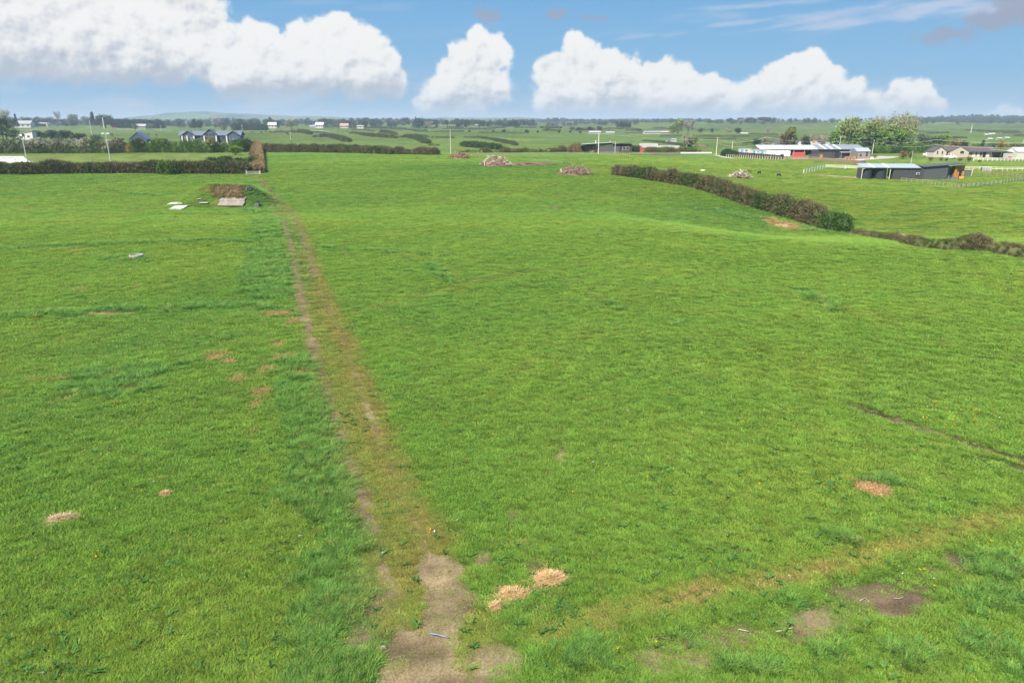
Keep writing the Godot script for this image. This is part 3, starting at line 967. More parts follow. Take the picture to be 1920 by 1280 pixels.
func proto(kind: String, variant: int) -> Node3D:
	var key := "%s%d" % [kind, variant]
	if protos.has(key): return protos[key]
	var k: Array = kinds[kind]
	var r := RandomNumberGenerator.new()
	r.seed = hash(key)
	var o := Node3D.new()
	o.name = "tree"
	var wood := SurfaceTool.new()
	wood.begin(Mesh.PRIMITIVE_TRIANGLES)
	wood.set_smooth_group(-1)
	var foot: float = k[6]
	limb(wood, Vector3(0, -0.5, 0), Vector3(0.1, foot + 1.5, 0.1), 0.34, 0.24, 6)
	var lobes: Array[Vector3] = []
	for i in int(k[4]):
		var t: float = (i + 0.5) / k[4]
		var y := lerpf(foot + k[5] * 0.7, 10.0 - k[5] * 0.75, pow(t, 0.8))
		var out := lerpf(3.0, 3.0 * (1.0 - k[7]), t) * sqrt(clampf(1.0 - pow((y - 5.6) / 6.0, 2.0), 0.05, 1.0)) * sqrt(r.randf_range(0.1, 1.0))
		var a := i * 2.4 + r.randf_range(-0.6, 0.6)
		lobes.append(Vector3(cos(a) * out, y, sin(a) * out))
		limb(wood, Vector3(0.1, minf(foot + 0.6 + t * 2.0, y - 0.5), 0.1), lobes[i], 0.16, 0.05, 4)
		for n in int(k[8]) / 6:
			var d: Vector3 = Vector3(r.randfn(), absf(r.randfn()) + 0.2, r.randfn()).normalized() * k[5] * r.randf_range(0.6, 1.1)
			limb(wood, lobes[i] - d * 0.3 + Vector3(0, -0.5, 0), lobes[i] + d, 0.07, 0.03, 3)
	wood.generate_normals()
	part(o, "trunk", wood.commit(), mat("bark_pale" if k[8] > 30 else "bark", Color(0.28, 0.25, 0.20) if k[8] > 30 else Color(0.09, 0.07, 0.055), 0.9))
	var st := SurfaceTool.new()
	st.begin(Mesh.PRIMITIVE_TRIANGLES)
	st.set_smooth_group(-1)
	for i in int(k[2]):
		var l: Vector3 = lobes[r.randi() % lobes.size()]
		var rad: float = k[5] * (1.0 - 0.35 * k[7] * (l.y / 10.0))
		var d := Vector3(r.randfn(), r.randfn() * 0.8, r.randfn()).normalized() * rad * pow(r.randf(), 0.35)
		var c: Color = k[0].lerp(k[1], clampf(0.5 + 0.4 * sin(l.x * 9.0 + l.y * 5.0) + r.randf_range(-0.4, 0.4), 0.0, 1.0)) * r.randf_range(0.75, 1.3)
		st.set_color(c)
		leaf(st, r, l + d, k[3] * r.randf_range(0.7, 1.4))
	st.generate_normals()
	part(o, "crown", st.commit(), leafy("tree leaf", 0.45))
	protos[key] = o
	return o

# how high something at p must be to reach that line of the photograph
func which(k: int, n: int) -> String:
	var words := ["first", "second", "third", "fourth", "fifth", "sixth", "seventh", "eighth", "ninth", "tenth", "eleventh", "twelfth", "thirteenth", "fourteenth"]
	if k == n - 1: return "last on the right"
	return words[k] + " from the left"

func rise(p: Vector3, px: float, top: float) -> float:
	var d := aim(px, top)
	return EYE + d.y / -d.z * -p.z - p.y

func tree(kind: String, px: float, foot: float, top: float, wide: float, label: String, group: String = "", dist: float = 0.0, shrub: bool = false) -> Node3D:
	var p := far_spot(px, dist) if dist > 0.0 else spot(px, foot)
	var h := maxf(rise(p, px, top), 1.0)
	var w := metres(wide, p)
	var src := proto(kind, int(px) % 2)
	var called := "shrub" if shrub else ("pine_tree" if kind == "conifer" else "tree")
	var c := copy_of(src, label, p, fmod(px * 1.7, TAU), Vector3(w / 8.2, h / 10.0, w / 8.2), group, called)
	c.set_meta("category", "shrub" if shrub else "tree")
	return c

func woods(called: String, label: String, kind: String, px0: float, px1: float, d0: float, d1: float, count: int, tall: float, seed_: int) -> void:
	var r := RandomNumberGenerator.new()
	r.seed = seed_
	var src: Mesh = (proto(kind, 0).get_node("crown") as MeshInstance3D).mesh
	var mm := MultiMesh.new()
	mm.transform_format = MultiMesh.TRANSFORM_3D
	mm.mesh = src
	mm.instance_count = count
	for i in count:
		var p := far_spot(lerpf(px0, px1, r.randf()), lerpf(d0, d1, r.randf()))
		var h := tall * r.randf_range(0.6, 1.2)
		mm.set_instance_transform(i, Transform3D(Basis(Vector3.UP, r.randf() * TAU).scaled(Vector3(h * 0.11, h * 0.1, h * 0.11)), p - Vector3(0, h * 0.1, 0)))
	var o := MultiMeshInstance3D.new()
	o.name = numbered(called)
	o.multimesh = mm
	o.material_override = leafy("tree leaf", 0.45)
	add_child(o, true)
	tag(o, label, "", "", "stuff")

# ---------------------------------------------------------------- small builders
func window(parent: Node3D, at: Vector3, w: float, h: float, turn: float = 0.0, frame: Material = null, t: float = 0.35) -> void:
	var f := part(parent, "window", box(w, h, t), frame if frame else mat("white paint", Color(0.56, 0.56, 0.54), 0.5), at, Vector3(0, turn, 0))
	part(f, "pane", box(w * 0.82, h * 0.80, t + 0.05), mat("window glass", Color(0.045, 0.055, 0.065), 0.12))

func chevron(w: float, eave: float, apex: float, thick: float, over: float) -> Array:
	var slope := (apex - eave) / (w * 0.5)
	var x := w * 0.5 + over
	var low := eave - over * slope
	return [[-x, low], [0, apex], [x, low], [x, low + thick], [0, apex + thick], [-x, low + thick]]

func gabled(parent: Node3D, w: float, eave: float, apex: float, d: float, wall: Material, roof: Material, at: Vector3 = Vector3.ZERO, turn: float = 0.0) -> void:
	part(parent, "wall", extrude([[-w * 0.5, -1.5], [w * 0.5, -1.5], [w * 0.5, eave], [0, apex], [-w * 0.5, eave]], d), wall, at, Vector3(0, turn, 0))
	part(parent, "roof", extrude(chevron(w, eave + 0.02, apex + 0.02, 0.5, 0.9), d + 1.6), roof, at, Vector3(0, turn, 0))

func building(called: String, label: String, category: String, px: float, py: float, turn: float = 0.0, group: String = "", dist: float = 0.0) -> Node3D:
	var p := far_spot(px, dist) if dist > 0.0 else spot(px, py)
	var o := thing(called, label, category, p, turn, group)
	o.scale = Vector3.ONE * metres(1.0, p)
	return o

func pole(label: String, px: float, foot: float, top: float, arm: float, dist: float = 0.0, thick: float = 1.2, group: String = "power poles", called: String = "power_pole") -> Node3D:
	var p := far_spot(px, dist) if dist > 0.0 else spot(px, foot)
	var h := rise(p, px, top)
	var u := metres(1.0, p)
	var o := thing(called, label, "pole", p, 0.0, group)
	var m := mat("pole concrete", Color(0.56, 0.55, 0.52), 0.8)
	part(o, "shaft", drum(u * thick * 0.36, u * thick * 0.52, h + 1.0, 8), m, Vector3(0, h * 0.5 - 0.5, 0))
	if arm > 0.0:
		part(o, "crossarm", box(arm * u, u * 0.5, u * 0.5), mat("pole timber", Color(0.30, 0.25, 0.20), 0.85), Vector3(0, h - u * 1.6, u * 0.5))
		for k in [-0.46, 0.0, 0.46]:
			part(o, "insulator", drum(u * 0.16, u * 0.22, u * 0.8, 6), mat("porcelain", Color(0.65, 0.63, 0.60), 0.3), Vector3(arm * u * k, h - u * 0.9, u * 0.5))
	return o

func cable(called: String, label: String, ends: Array, count: int, gap: float, thick: float) -> void:
	var o := thing(called, label, "power line", ends[0])
	for k in count:
		var st := SurfaceTool.new()
		st.begin(Mesh.PRIMITIVE_TRIANGLES)
		for i in ends.size() - 1:
			var a: Vector3 = ends[i] - ends[0] - Vector3(0, gap * k, 0)
			var b: Vector3 = ends[i + 1] - ends[0] - Vector3(0, gap * k, 0)
			for s in 6:
				var t := s / 6.0
				var t2 := (s + 1) / 6.0
				var sag := 0.012 * a.distance_to(b)
				limb(st, a.lerp(b, t) - Vector3(0, sag * 4.0 * t * (1.0 - t), 0), a.lerp(b, t2) - Vector3(0, sag * 4.0 * t2 * (1.0 - t2), 0), thick, thick, 4)
		st.generate_normals()
		part(o, "wire", st.commit(), mat("aluminium wire", Color(0.60, 0.60, 0.58), 0.45))

func up(px: float, foot: float, top: float, dist: float = 0.0) -> Vector3:
	var p := far_spot(px, dist) if dist > 0.0 else spot(px, foot)
	return p + Vector3(0, rise(p, px, top), 0)

# a fence along points of the land: posts, and rails or wires between them
func fence(label: String, pts: Array, tall_px: float, gap_px: float, rails: int, post_m: Material, rail_m: Material, rail_px: float, post_px: float = 0.9, group: String = "", boards: bool = false) -> void:
	var spots: Array[Vector3] = []
	for p in pts: spots.append(spot(p[0], p[1]))
	var o := thing("fence", label, "fence", spots[0], 0.0, group)
	var u := metres(1.0, spots[0])
	var h := tall_px * u
	var last := Vector3.INF
	var pm := box(post_px * u, h + 0.4, post_px * u)
	for k in spots.size() - 1:
		var n := maxi(1, roundi((spots[k + 1] - spots[k]).length() / (gap_px * u)))
		for i in n + (1 if k == spots.size() - 2 else 0):
			var q := spots[k].lerp(spots[k + 1], float(i) / n)
			q.y = ground(q.x, q.z)
			part(o, "post", pm, post_m, q - spots[0] + Vector3(0, h * 0.5 - 0.2, 0))
			if last != Vector3.INF:
				var mid := (q + last) * 0.5 - spots[0]
				var d := q - last
				var yaw := atan2(-d.z, d.x)
				var tilt := asin(clampf(d.y / maxf(0.01, d.length()), -1.0, 1.0))
				for j in rails:
					part(o, "board" if boards else "rail", box(snappedf(d.length() + 0.02, 0.2), rail_px * u, 0.06 if boards else maxf(0.03, rail_px * u * 0.3)), rail_m, mid + Vector3(0, h * (0.93 - 0.80 * j / maxf(1.0, rails)), post_px * u * 0.55), Vector3(0, yaw, tilt))
			last = q

func car(label: String, px: float, py: float, len_px: float, paint: Material, turn: float, ute: bool, group: String = "") -> void:
	var o := building("parked_car", label, "car", px, py, turn, group)
	var k := len_px / 4.6 * o.scale.x
	o.scale = Vector3.ONE * k
	var body := [[-2.25, 0.35], [2.2, 0.35], [2.28, 0.75], [1.9, 0.98], [1.0, 1.05], [-2.2, 1.05], [-2.3, 0.7]]
	part(o, "body", extrude(body, 1.75), paint)
	var cab := [[-0.4, 1.04], [1.15, 1.04], [0.55, 1.72], [-0.30, 1.72]] if ute else [[-2.15, 1.04], [1.15, 1.04], [0.45, 1.68], [-1.85, 1.68]]
	part(o, "cabin", extrude(cab, 1.60), paint)
	var glass := mat("window glass", Color(0.045, 0.055, 0.065), 0.12)
	for s in [-1.0, 1.0]:
		for w in ([[0.28, 0.55]] if ute else [[-1.25, 0.85], [-0.2, 0.85], [0.52, 0.3]]):
			part(o, "side_window", box(w[1], 0.42, 0.04), glass, Vector3(w[0], 1.36, s * 0.80))
	part(o, "windscreen", box(0.04, 0.62, 1.36), glass, Vector3(0.84, 1.39, 0), Vector3(0, 0, 0.75))
	part(o, "rear_window", box(0.04, 0.46, 1.3), glass, Vector3(-0.36 if ute else -2.02, 1.40, 0), Vector3(0, 0, -0.1 if ute else -0.42))
	for x in [-1.4, 1.4]:
		for s in [-1.0, 1.0]:
			var wh := part(o, "wheel", drum(0.34, 0.34, 0.22, 14), mat("tyre rubber", Color(0.02, 0.02, 0.02), 0.9), Vector3(x, 0.34, s * 0.80), Vector3(PI / 2, 0, 0))
			part(wh, "rim", drum(0.2, 0.2, 0.24, 10), mat("alloy", Color(0.5, 0.5, 0.5), 0.35, 0.8))
	for s in [-1.0, 1.0]:
		part(o, "headlight", box(0.06, 0.14, 0.36), mat("lamp lens", Color(0.7, 0.7, 0.7), 0.15), Vector3(2.25, 0.78, s * 0.62))
		part(o, "tail_light", box(0.06, 0.20, 0.2), mat("red lens", Color(0.4, 0.02, 0.02), 0.2), Vector3(-2.27, 0.80, s * 0.72))

# cut timber thrown in a heap: the mound inside and the branches lying over it
func woodpile(label: String, px: float, foot: float, wide: float, tall: float, count: int, tones: Array, seed_: int) -> void:
	var r := RandomNumberGenerator.new()
	r.seed = seed_
	var p := spot(px, foot)
	var u := metres(1.0, p)
	var o := thing("brush_pile", label, "wood pile", p, 0.0, "heaps of cleared branches")
	var w := wide * u * 0.5
	var h := tall * u
	var st := SurfaceTool.new()
	st.begin(Mesh.PRIMITIVE_TRIANGLES)
	var ring := []
	for j in 5:
		var row := []
		for i in 18:
			var a := TAU * i / 18
			var f := 1.0 - j / 4.0
			var n := 1.0 + 0.3 * n_mid.get_noise_2d(cos(a) * 20.0 + seed_ * 50, sin(a) * 20.0 + j * 8.0)
			row.append(Vector3(cos(a) * w * f * n * 0.92, h * (1.0 - f * f) * 0.62 * n * (0.75 + 0.9 * n_mid.get_noise_2d(cos(a) * f * 30.0 + seed_ * 9, sin(a) * f * 30.0)) - (0.3 if j == 0 else 0.0), sin(a) * w * 0.6 * f * n))
		ring.append(row)
	for j in 4:
		for i in 18:
			var i2 := (i + 1) % 18
			tri(st, ring[j][i], ring[j + 1][i2], ring[j + 1][i])
			tri(st, ring[j][i], ring[j][i2], ring[j + 1][i2])
	st.generate_normals()
	part(o, "mound", st.commit(), mat("pile core", Color(0.075, 0.050, 0.036), 0.95))
	var logs := SurfaceTool.new()
	logs.begin(Mesh.PRIMITIVE_TRIANGLES)
	logs.set_smooth_group(-1)
	for i in count:
		var a := r.randf() * TAU
		var f := sqrt(r.randf())
		var at := Vector3(cos(a) * w * f, 0, sin(a) * w * 0.6 * f)
		at.y = h * (1.0 - f * f) * 0.72 * (0.75 + 0.9 * n_mid.get_noise_2d(cos(a) * f * 30.0 + seed_ * 9, sin(a) * f * 30.0)) + r.randf_range(-0.05, 0.22) * h + 0.05
		var d := (Vector3(cos(a), -0.35, sin(a) * 0.7) * 0.5 + Vector3(r.randfn(), r.randfn() * 0.6, r.randfn())).normalized() * u * r.randf_range(3.0, 13.0)
		var c: Color = tones[r.randi() % tones.size()]
		logs.set_color(c * r.randf_range(0.5, 1.45))
		var t := u * r.randf_range(0.22, 0.85)
		var a3 := at - d * 0.5
		var b3 := at + d * 0.5
		a3.y = maxf(a3.y, 0.03)
		b3.y = maxf(b3.y, 0.03)
		limb(logs, a3, b3, t, t * 0.6, 5)
	logs.generate_normals()
	var lm := mat("cut wood", Color(1, 1, 1), 0.9)
	lm.vertex_color_use_as_albedo = true
	tag(part(o, "branches", logs.commit(), lm), "", "", "", "stuff")

# one continuous skin round a skeleton of tapered bones
func skin(bones: Array, cell: float, blend: float) -> ArrayMesh:
	var lo := Vector3.INF
	var hi := -Vector3.INF
	for b in bones:
		for p: Vector3 in [b[0], b[1]]:
			lo = lo.min(p - Vector3.ONE * (maxf(b[2], b[3]) + cell * 2.0))
			hi = hi.max(p + Vector3.ONE * (maxf(b[2], b[3]) + cell * 2.0))
	var n := Vector3i(((hi - lo) / cell).ceil()) + Vector3i.ONE
	var f := PackedFloat32Array()
	f.resize(n.x * n.y * n.z)
	for z in n.z:
		for y in n.y:
			for x in n.x:
				var p := lo + Vector3(x, y, z) * cell
				var sum := 0.0
				for b in bones:
					var ab: Vector3 = b[1] - b[0]
					var t := clampf((p - b[0]).dot(ab) / ab.length_squared(), 0.0, 1.0)
					sum += exp(-(p.distance_to(b[0] + ab * t) - lerpf(b[2], b[3], t)) / blend)
				f[(z * n.y + y) * n.x + x] = -log(maxf(sum, 1e-30)) * blend
	var vert := {}
	var pts := PackedVector3Array()
	var st := SurfaceTool.new()
	st.begin(Mesh.PRIMITIVE_TRIANGLES)
	var step := [1, n.x, n.x * n.y]
	for z in n.z - 1:
		for y in n.y - 1:
			for x in n.x - 1:
				var at := (z * n.y + y) * n.x + x
				var sum := Vector3.ZERO
				var hits := 0
				for e in 12:
					var ax := e / 4
					var u := (ax + 1) % 3
					var v := (ax + 2) % 3
					var o := Vector3i.ZERO
					o[u] = e % 2
					o[v] = (e / 2) % 2
					var a: float = at + o.x * step[0] + o.y * step[1] + o.z * step[2]
					var fa := f[a]
					var fb := f[a + step[ax]]
					if (fa < 0.0) != (fb < 0.0):
						var q := Vector3(o)
						q[ax] += fa / (fa - fb)
						sum += q
						hits += 1
				if hits:
					vert[at] = pts.size()
					pts.append(lo + (Vector3(x, y, z) + sum / hits) * cell)
					st.add_vertex(pts[pts.size() - 1])
	for z in range(1, n.z - 1):
		for y in range(1, n.y - 1):
			for x in range(1, n.x - 1):
				var at := (z * n.y + y) * n.x + x
				for ax in 3:
					if (f[at] < 0.0) != (f[at + step[ax]] < 0.0):
						var u: int = step[(ax + 1) % 3]
						var v: int = step[(ax + 2) % 3]
						var q := [vert[at], vert[at - u], vert[at - u - v], vert[at - v]]
						if f[at] < 0.0: q.reverse()
						for i in [0, 1, 2, 0, 2, 3]: st.add_index(q[i])
	st.generate_normals()
	return st.commit()

var herd := {}

func cow(label: String, px: float, py: float, len_px: float, turn: float, grazing: bool, m: Material, group: String) -> void:
	if not herd.has(grazing):
		var b := [[Vector3(-0.62, 1.02, 0), Vector3(0.45, 1.0, 0), 0.34, 0.34], [Vector3(0.45, 1.0, 0), Vector3(0.75, 1.05, 0), 0.32, 0.24], [Vector3(-0.62, 1.02, 0), Vector3(-0.85, 1.12, 0), 0.30, 0.20]]
		var nape := Vector3(1.05, 0.80, 0.06) if grazing else Vector3(1.08, 1.38, 0.03)
		var poll := Vector3(1.22, 0.40, 0.10) if grazing else Vector3(1.22, 1.48, 0.05)
		var muzzle := Vector3(1.30, 0.12, 0.12) if grazing else Vector3(1.58, 1.28, 0.08)
		b.append([Vector3(0.72, 1.10, 0), nape, 0.23, 0.15])
		b.append([nape, poll, 0.15, 0.13])
		b.append([poll, muzzle, 0.13, 0.085])
		for s in [-1.0, 1.0]:
			b.append([poll, poll + Vector3(-0.06, 0.04, s * 0.22), 0.05, 0.03])
			b.append([Vector3(0.55, 0.80, s * 0.17), Vector3(0.57 + s * 0.06, 0.42, s * 0.17), 0.13, 0.07])
			b.append([Vector3(0.57 + s * 0.06, 0.42, s * 0.17), Vector3(0.55 + s * 0.08, 0.04, s * 0.17), 0.07, 0.06])
			b.append([Vector3(-0.68, 0.85, s * 0.18), Vector3(-0.62 + s * 0.05, 0.55, s * 0.18), 0.19, 0.10])
			b.append([Vector3(-0.62 + s * 0.05, 0.55, s * 0.18), Vector3(-0.80 + s * 0.05, 0.42, s * 0.18), 0.10, 0.075])
			b.append([Vector3(-0.80 + s * 0.05, 0.42, s * 0.18), Vector3(-0.76 + s * 0.05, 0.04, s * 0.18), 0.07, 0.06])
		b.append([Vector3(-1.02, 1.18, 0), Vector3(-1.10, 0.50, 0), 0.04, 0.05])
		herd[grazing] = skin(b, 0.055, 0.045)
	var o := building("cow", label, "cow", px, py, turn, group)
	o.scale *= len_px / 2.3
	o.position.y += 0.12
	part(o, "body", herd[grazing], m)
	if m.resource_name == "black and white hide":
		part(o, "udder", box(0.3, 0.14, 0.26), mat("pale hide", Color(0.62, 0.52, 0.47), 0.8), Vector3(-0.45, 0.66, 0))

const SKY_GAIN := 0.415
const EXPOSURE := 2.25

func furnish() -> void:
	hedgerows()
	print("hedges ", Time.get_ticks_msec())
	paddock_things()
	left_buildings()
	right_buildings()
	fences_and_poles()
	animals()
	print("buildings ", Time.get_ticks_msec())
	trees()
	print("trees ", Time.get_ticks_msec())

func hedgerows() -> void:
	hedge("hedge", "long brown trimmed hedge on the left with one bright green bush in it", [[-60, 326, 20], [60, 326, 20], [110, 325, 22], [140, 324, 17], [230, 324, 18], [300, 324, 20], [330, 325, 21], [400, 325, 21], [440, 325, 23], [464, 326, 18]], 3.4, THORN, true, "trimmed brown boundary hedges")
	hedge("hedge", "short bright green bush growing in the long brown hedge", [[304, 325.6, 20], [336, 326.2, 21]], 4.0, LEAFY, false)
	hedge("hedge", "tall green hedge with white blossom behind the mown paddock", [[-60, 288, 26], [60, 287, 27], [130, 287, 25], [200, 287, 24], [236, 286, 22]], 5.5, BLOOM, false, "", 0.55, 0.22)
	hedge("hedge", "green garden hedge in front of the triple gabled house", [[247, 286, 22], [290, 286, 22], [340, 286, 24], [392, 286, 22], [470, 284, 21], [476, 284, 20]], 6.0, LEAFY, false, "", 0.12, 0.3)
	hedge("hedge", "brown hedge along the top of the paddock right of the farm track", [[488, 284, 13], [560, 285, 14], [640, 286, 13], [700, 288, 13], [736, 289, 12]], 4.0, THORN, true, "trimmed brown boundary hedges")
	hedge("hedge", "broken end of the brown hedge nearest the thin pole", [[740, 288.5, 10], [760, 289, 11], [776, 289, 8], [781, 289, 11], [800, 290, 12], [822, 290, 9]], 4.0, THORN, true, "trimmed brown boundary hedges", 0.0, 0.35)
	hedge("hedge", "straight brown hedge running away beside the head of the farm track", [[482, 325, 15], [481, 312, 15], [481, 298, 16], [482, 286, 15], [482, 278, 13]], 3.6, DRY, true)
	hedge("hedge", "big brown hedge sweeping along the hollow towards the green bush at its end", [[1152, 326, 12], [1165, 328, 15], [1220, 336, 18], [1260, 342, 20], [1300, 349, 21], [1350, 364, 24], [1400, 381, 26], [1450, 396, 29], [1500, 412, 31], [1548, 428, 31]], 3.3, THORN, true, "", 0.0, 0.20)
	hedge("hedge", "dark green bush at the near end of the big brown hedge", [[1546, 428, 31], [1570, 433, 31], [1591, 436, 26]], 3.6, [Color(0.055, 0.115, 0.026), Color(0.080, 0.140, 0.034), Color(0.040, 0.080, 0.022)], false)
	hedge("hedge", "low thin stretch of brown hedge on the right", [[1597, 437, 8], [1640, 444, 11], [1680, 452, 13], [1697, 455, 9]], 1.2, THORN, true)
	hedge("hedge", "bushy brown hedge on the right between two gaps", [[1698, 457, 14], [1730, 463, 18], [1770, 467, 20], [1810, 467, 26], [1840, 468, 25], [1862, 470, 20]], 1.9, THORN, true, "", 0.0, 0.3)
	hedge("hedge", "brown hedge cut off by the right edge beyond the gap", [[1869, 474, 20], [1900, 479, 25], [2010, 492, 26]], 2.0, THORN, true)
	hedge("hedge", "clipped dark green hedge in front of the modern dark house", [[1124, 284, 8], [1160, 284, 9], [1200, 284, 9]], 3.5, DARK, false)
	hedge("hedge", "clipped olive hedge right of the small red shed", [[1213, 287, 9], [1250, 287, 9], [1304, 286, 8.5]], 4.0, OLIVE, false)
	hedge("hedge", "low scrubby brown growth along the fence behind the branch heaps", [[862, 287, 5], [900, 287, 6], [950, 286, 7], [1000, 285, 6], [1060, 284, 7]], 4.0, OLIVE, true, "", 0.0, 0.5)
	hedge("hedge", "dry pale scrub mound left of the modern dark house", [[1070, 284, 8], [1085, 285, 13], [1105, 285, 11], [1118, 286, 7]], 7.0, DRY, true, "", 0.0, 0.3)
	hedge("hedge", "thick dark hedge strip alone in the far green paddock", [[870, 273, 6], [890, 276, 9], [915, 278, 8], [934, 280, 7]], 7.0, DARK, false)
	hedge("hedge", "small dark hedge end beside the thick hedge strip", [[938, 281, 4], [947, 281, 3]], 5.0, DARK, false)
	hedge("hedge", "black stretch of shelter planting at the left end of the yard screen", [[1356, 292, 11], [1368, 293, 11], [1380, 294, 7]], 5.0, DARK, false)
	hedge("hedge", "tall dark shelter belt behind the triple gabled house", [[436, 244, 11], [470, 244, 11], [500, 244, 10]], 14.0, DARK, false)
	hedge("hedge", "yellow green shrubbery at the foot of the tall trees on the right", [[1625, 287, 9], [1660, 287, 13], [1700, 286, 13], [1755, 285, 13]], 8.0, LEAFY, false, "", 0.0, 0.3)
	var far := [[[600, 256, 3.5], [622, 257, 4], [640, 262, 4.5], [653, 266, 4.5]], [[658, 250, 2], [680, 253, 2.5], [700, 256, 4], [742, 259, 4]], [[745, 258, 2.5], [766, 257, 2]], [[760, 256, 3], [776, 259, 4], [790, 264, 5], [802, 269, 4]], [[772, 254, 1.5], [800, 257, 1.5]], [[806, 273, 3], [822, 273, 1.5]],
		[[811, 258, 2.5], [850, 259, 2]], [[872, 258, 2], [905, 259, 2.5], [930, 263, 3], [950, 268, 3.5], [967, 272, 3.5]], [[714, 248, 3], [733, 250, 3], [743, 253, 2]], [[690, 241, 1.4], [730, 242, 1.4], [800, 246, 1.6]], [[760, 243, 1.3], [868, 247, 1.3]], [[506, 248, 2], [560, 248, 3], [581, 252, 3]], [[580, 249, 2], [612, 250, 2]], [[588, 257, 4], [622, 257, 4]],
		[[900, 249, 1.6], [990, 250, 1.6]], [[1240, 256, 1.8], [1276, 255, 1.8]], [[1310, 256, 2.0], [1402, 256, 2.0]], [[1322, 261, 2.0], [1377, 261, 2.0]], [[1208, 265, 2.0], [1223, 266, 2.0]], [[1229, 266, 2.2], [1252, 269, 2.4], [1268, 271, 2.4], [1292, 275, 2.6]], [[1394, 269, 2.0], [1442, 267, 2.0]], [[1408, 252, 1.8], [1456, 253, 1.8]], [[660, 243, 1.2], [700, 246, 1.2]], [[1172, 250, 1.4], [1210, 250, 1.4]]]
	var where := ["winding in three clumps below the white box shed", "curving below the white box shed in the far paddocks", "short and straight between two curving hedges", "dropping down a bank left of the thin pole", "faint and thin above the bank hedge", "tiny and low at the foot of the bank hedge", "short, just left of the thin pole's middle", "long and slanting right of the thin pole", "small and bent below the white box shed", "thin and long on the slope above", "thin, highest on the slope left of the thin pole",
		"nearest the black cows behind the triple gabled house", "short, just right of the grazing black cows", "in two pieces above the brown paddock hedge", "dotted with round bushes on the middle skyline paddock", "straight, left of the pale willow", "straight and long right of the pale willow", "shorter, below the long straight one right of the willow", "short, above the small red shed", "slanting down past the grey shed", "behind the windbreak yard", "below the far white barn", "faint, right of the white box shed", "faint, above the modern dark house"]
	for k in far.size():
		hedge("hedge", "dark far field hedge " + where[k], far[k], 5.0, FIELD, false, "dark hedges between the far paddocks", 0.0, 0.3)

	var r := RandomNumberGenerator.new()
	r.seed = 15
	for k in 14:      # more of the far plain's hedges, one after the other from left to right
		var x := 610.0 + k * 52.0 + r.randf_range(-12, 12)
		var y := r.randf_range(238.0, 247.0)
		var l := r.randf_range(30.0, 70.0)
		hedge("hedge", "faint hedge line low on the far plain, %s of fourteen" % which(k, 14), [[x, y, 1.5], [x + l * 0.5, y + r.randf_range(-0.4, 0.6), 1.7], [x + l, y + r.randf_range(-0.6, 1.2), 1.5]], 6.0, FIELD, false, "faint hedges on the far plain", 0.0, 0.3)
	for k in 9:
		var x := 1715.0 + k * 24.0 + r.randf_range(-6, 6)
		var y := r.randf_range(244.0, 262.0)
		hedge("hedge", "faint hedge on the far right hand slope, %s of nine" % which(k, 9), [[x, y, 1.4], [x + r.randf_range(24.0, 50.0), y + r.randf_range(-2.0, 2.0), 1.6]], 6.0, FIELD, false, "faint hedges on the far right slope", 0.0, 0.3)

# ---------------------------------------------------------------- what lies about in the paddock
func ring_mesh(outer: float, inner: float, h: float, sides: int) -> ArrayMesh:
	var st := SurfaceTool.new()
	st.begin(Mesh.PRIMITIVE_TRIANGLES)
	st.set_smooth_group(-1)
	var pr := [Vector2(outer, -0.2), Vector2(outer, h - 0.04), Vector2(outer - 0.03, h), Vector2(inner + 0.02, h), Vector2(inner, h - 0.03), Vector2(inner * 0.96, h * 0.45), Vector2(0.0, h * 0.45)]
	for i in sides:
		var a := TAU * i / sides
		var b := TAU * (i + 1) / sides
		for k in pr.size() - 1:
			var p: Vector2 = pr[k]
			var q: Vector2 = pr[k + 1]
			var a0 := Vector3(cos(a) * p.x, p.y, sin(a) * p.x)
			var a1 := Vector3(cos(a) * q.x, q.y, sin(a) * q.x)
			var b0 := Vector3(cos(b) * p.x, p.y, sin(b) * p.x)
			var b1 := Vector3(cos(b) * q.x, q.y, sin(b) * q.x)
			tri(st, a0, b1, a1)
			tri(st, a0, b0, b1)
	st.generate_normals()
	return st.commit()

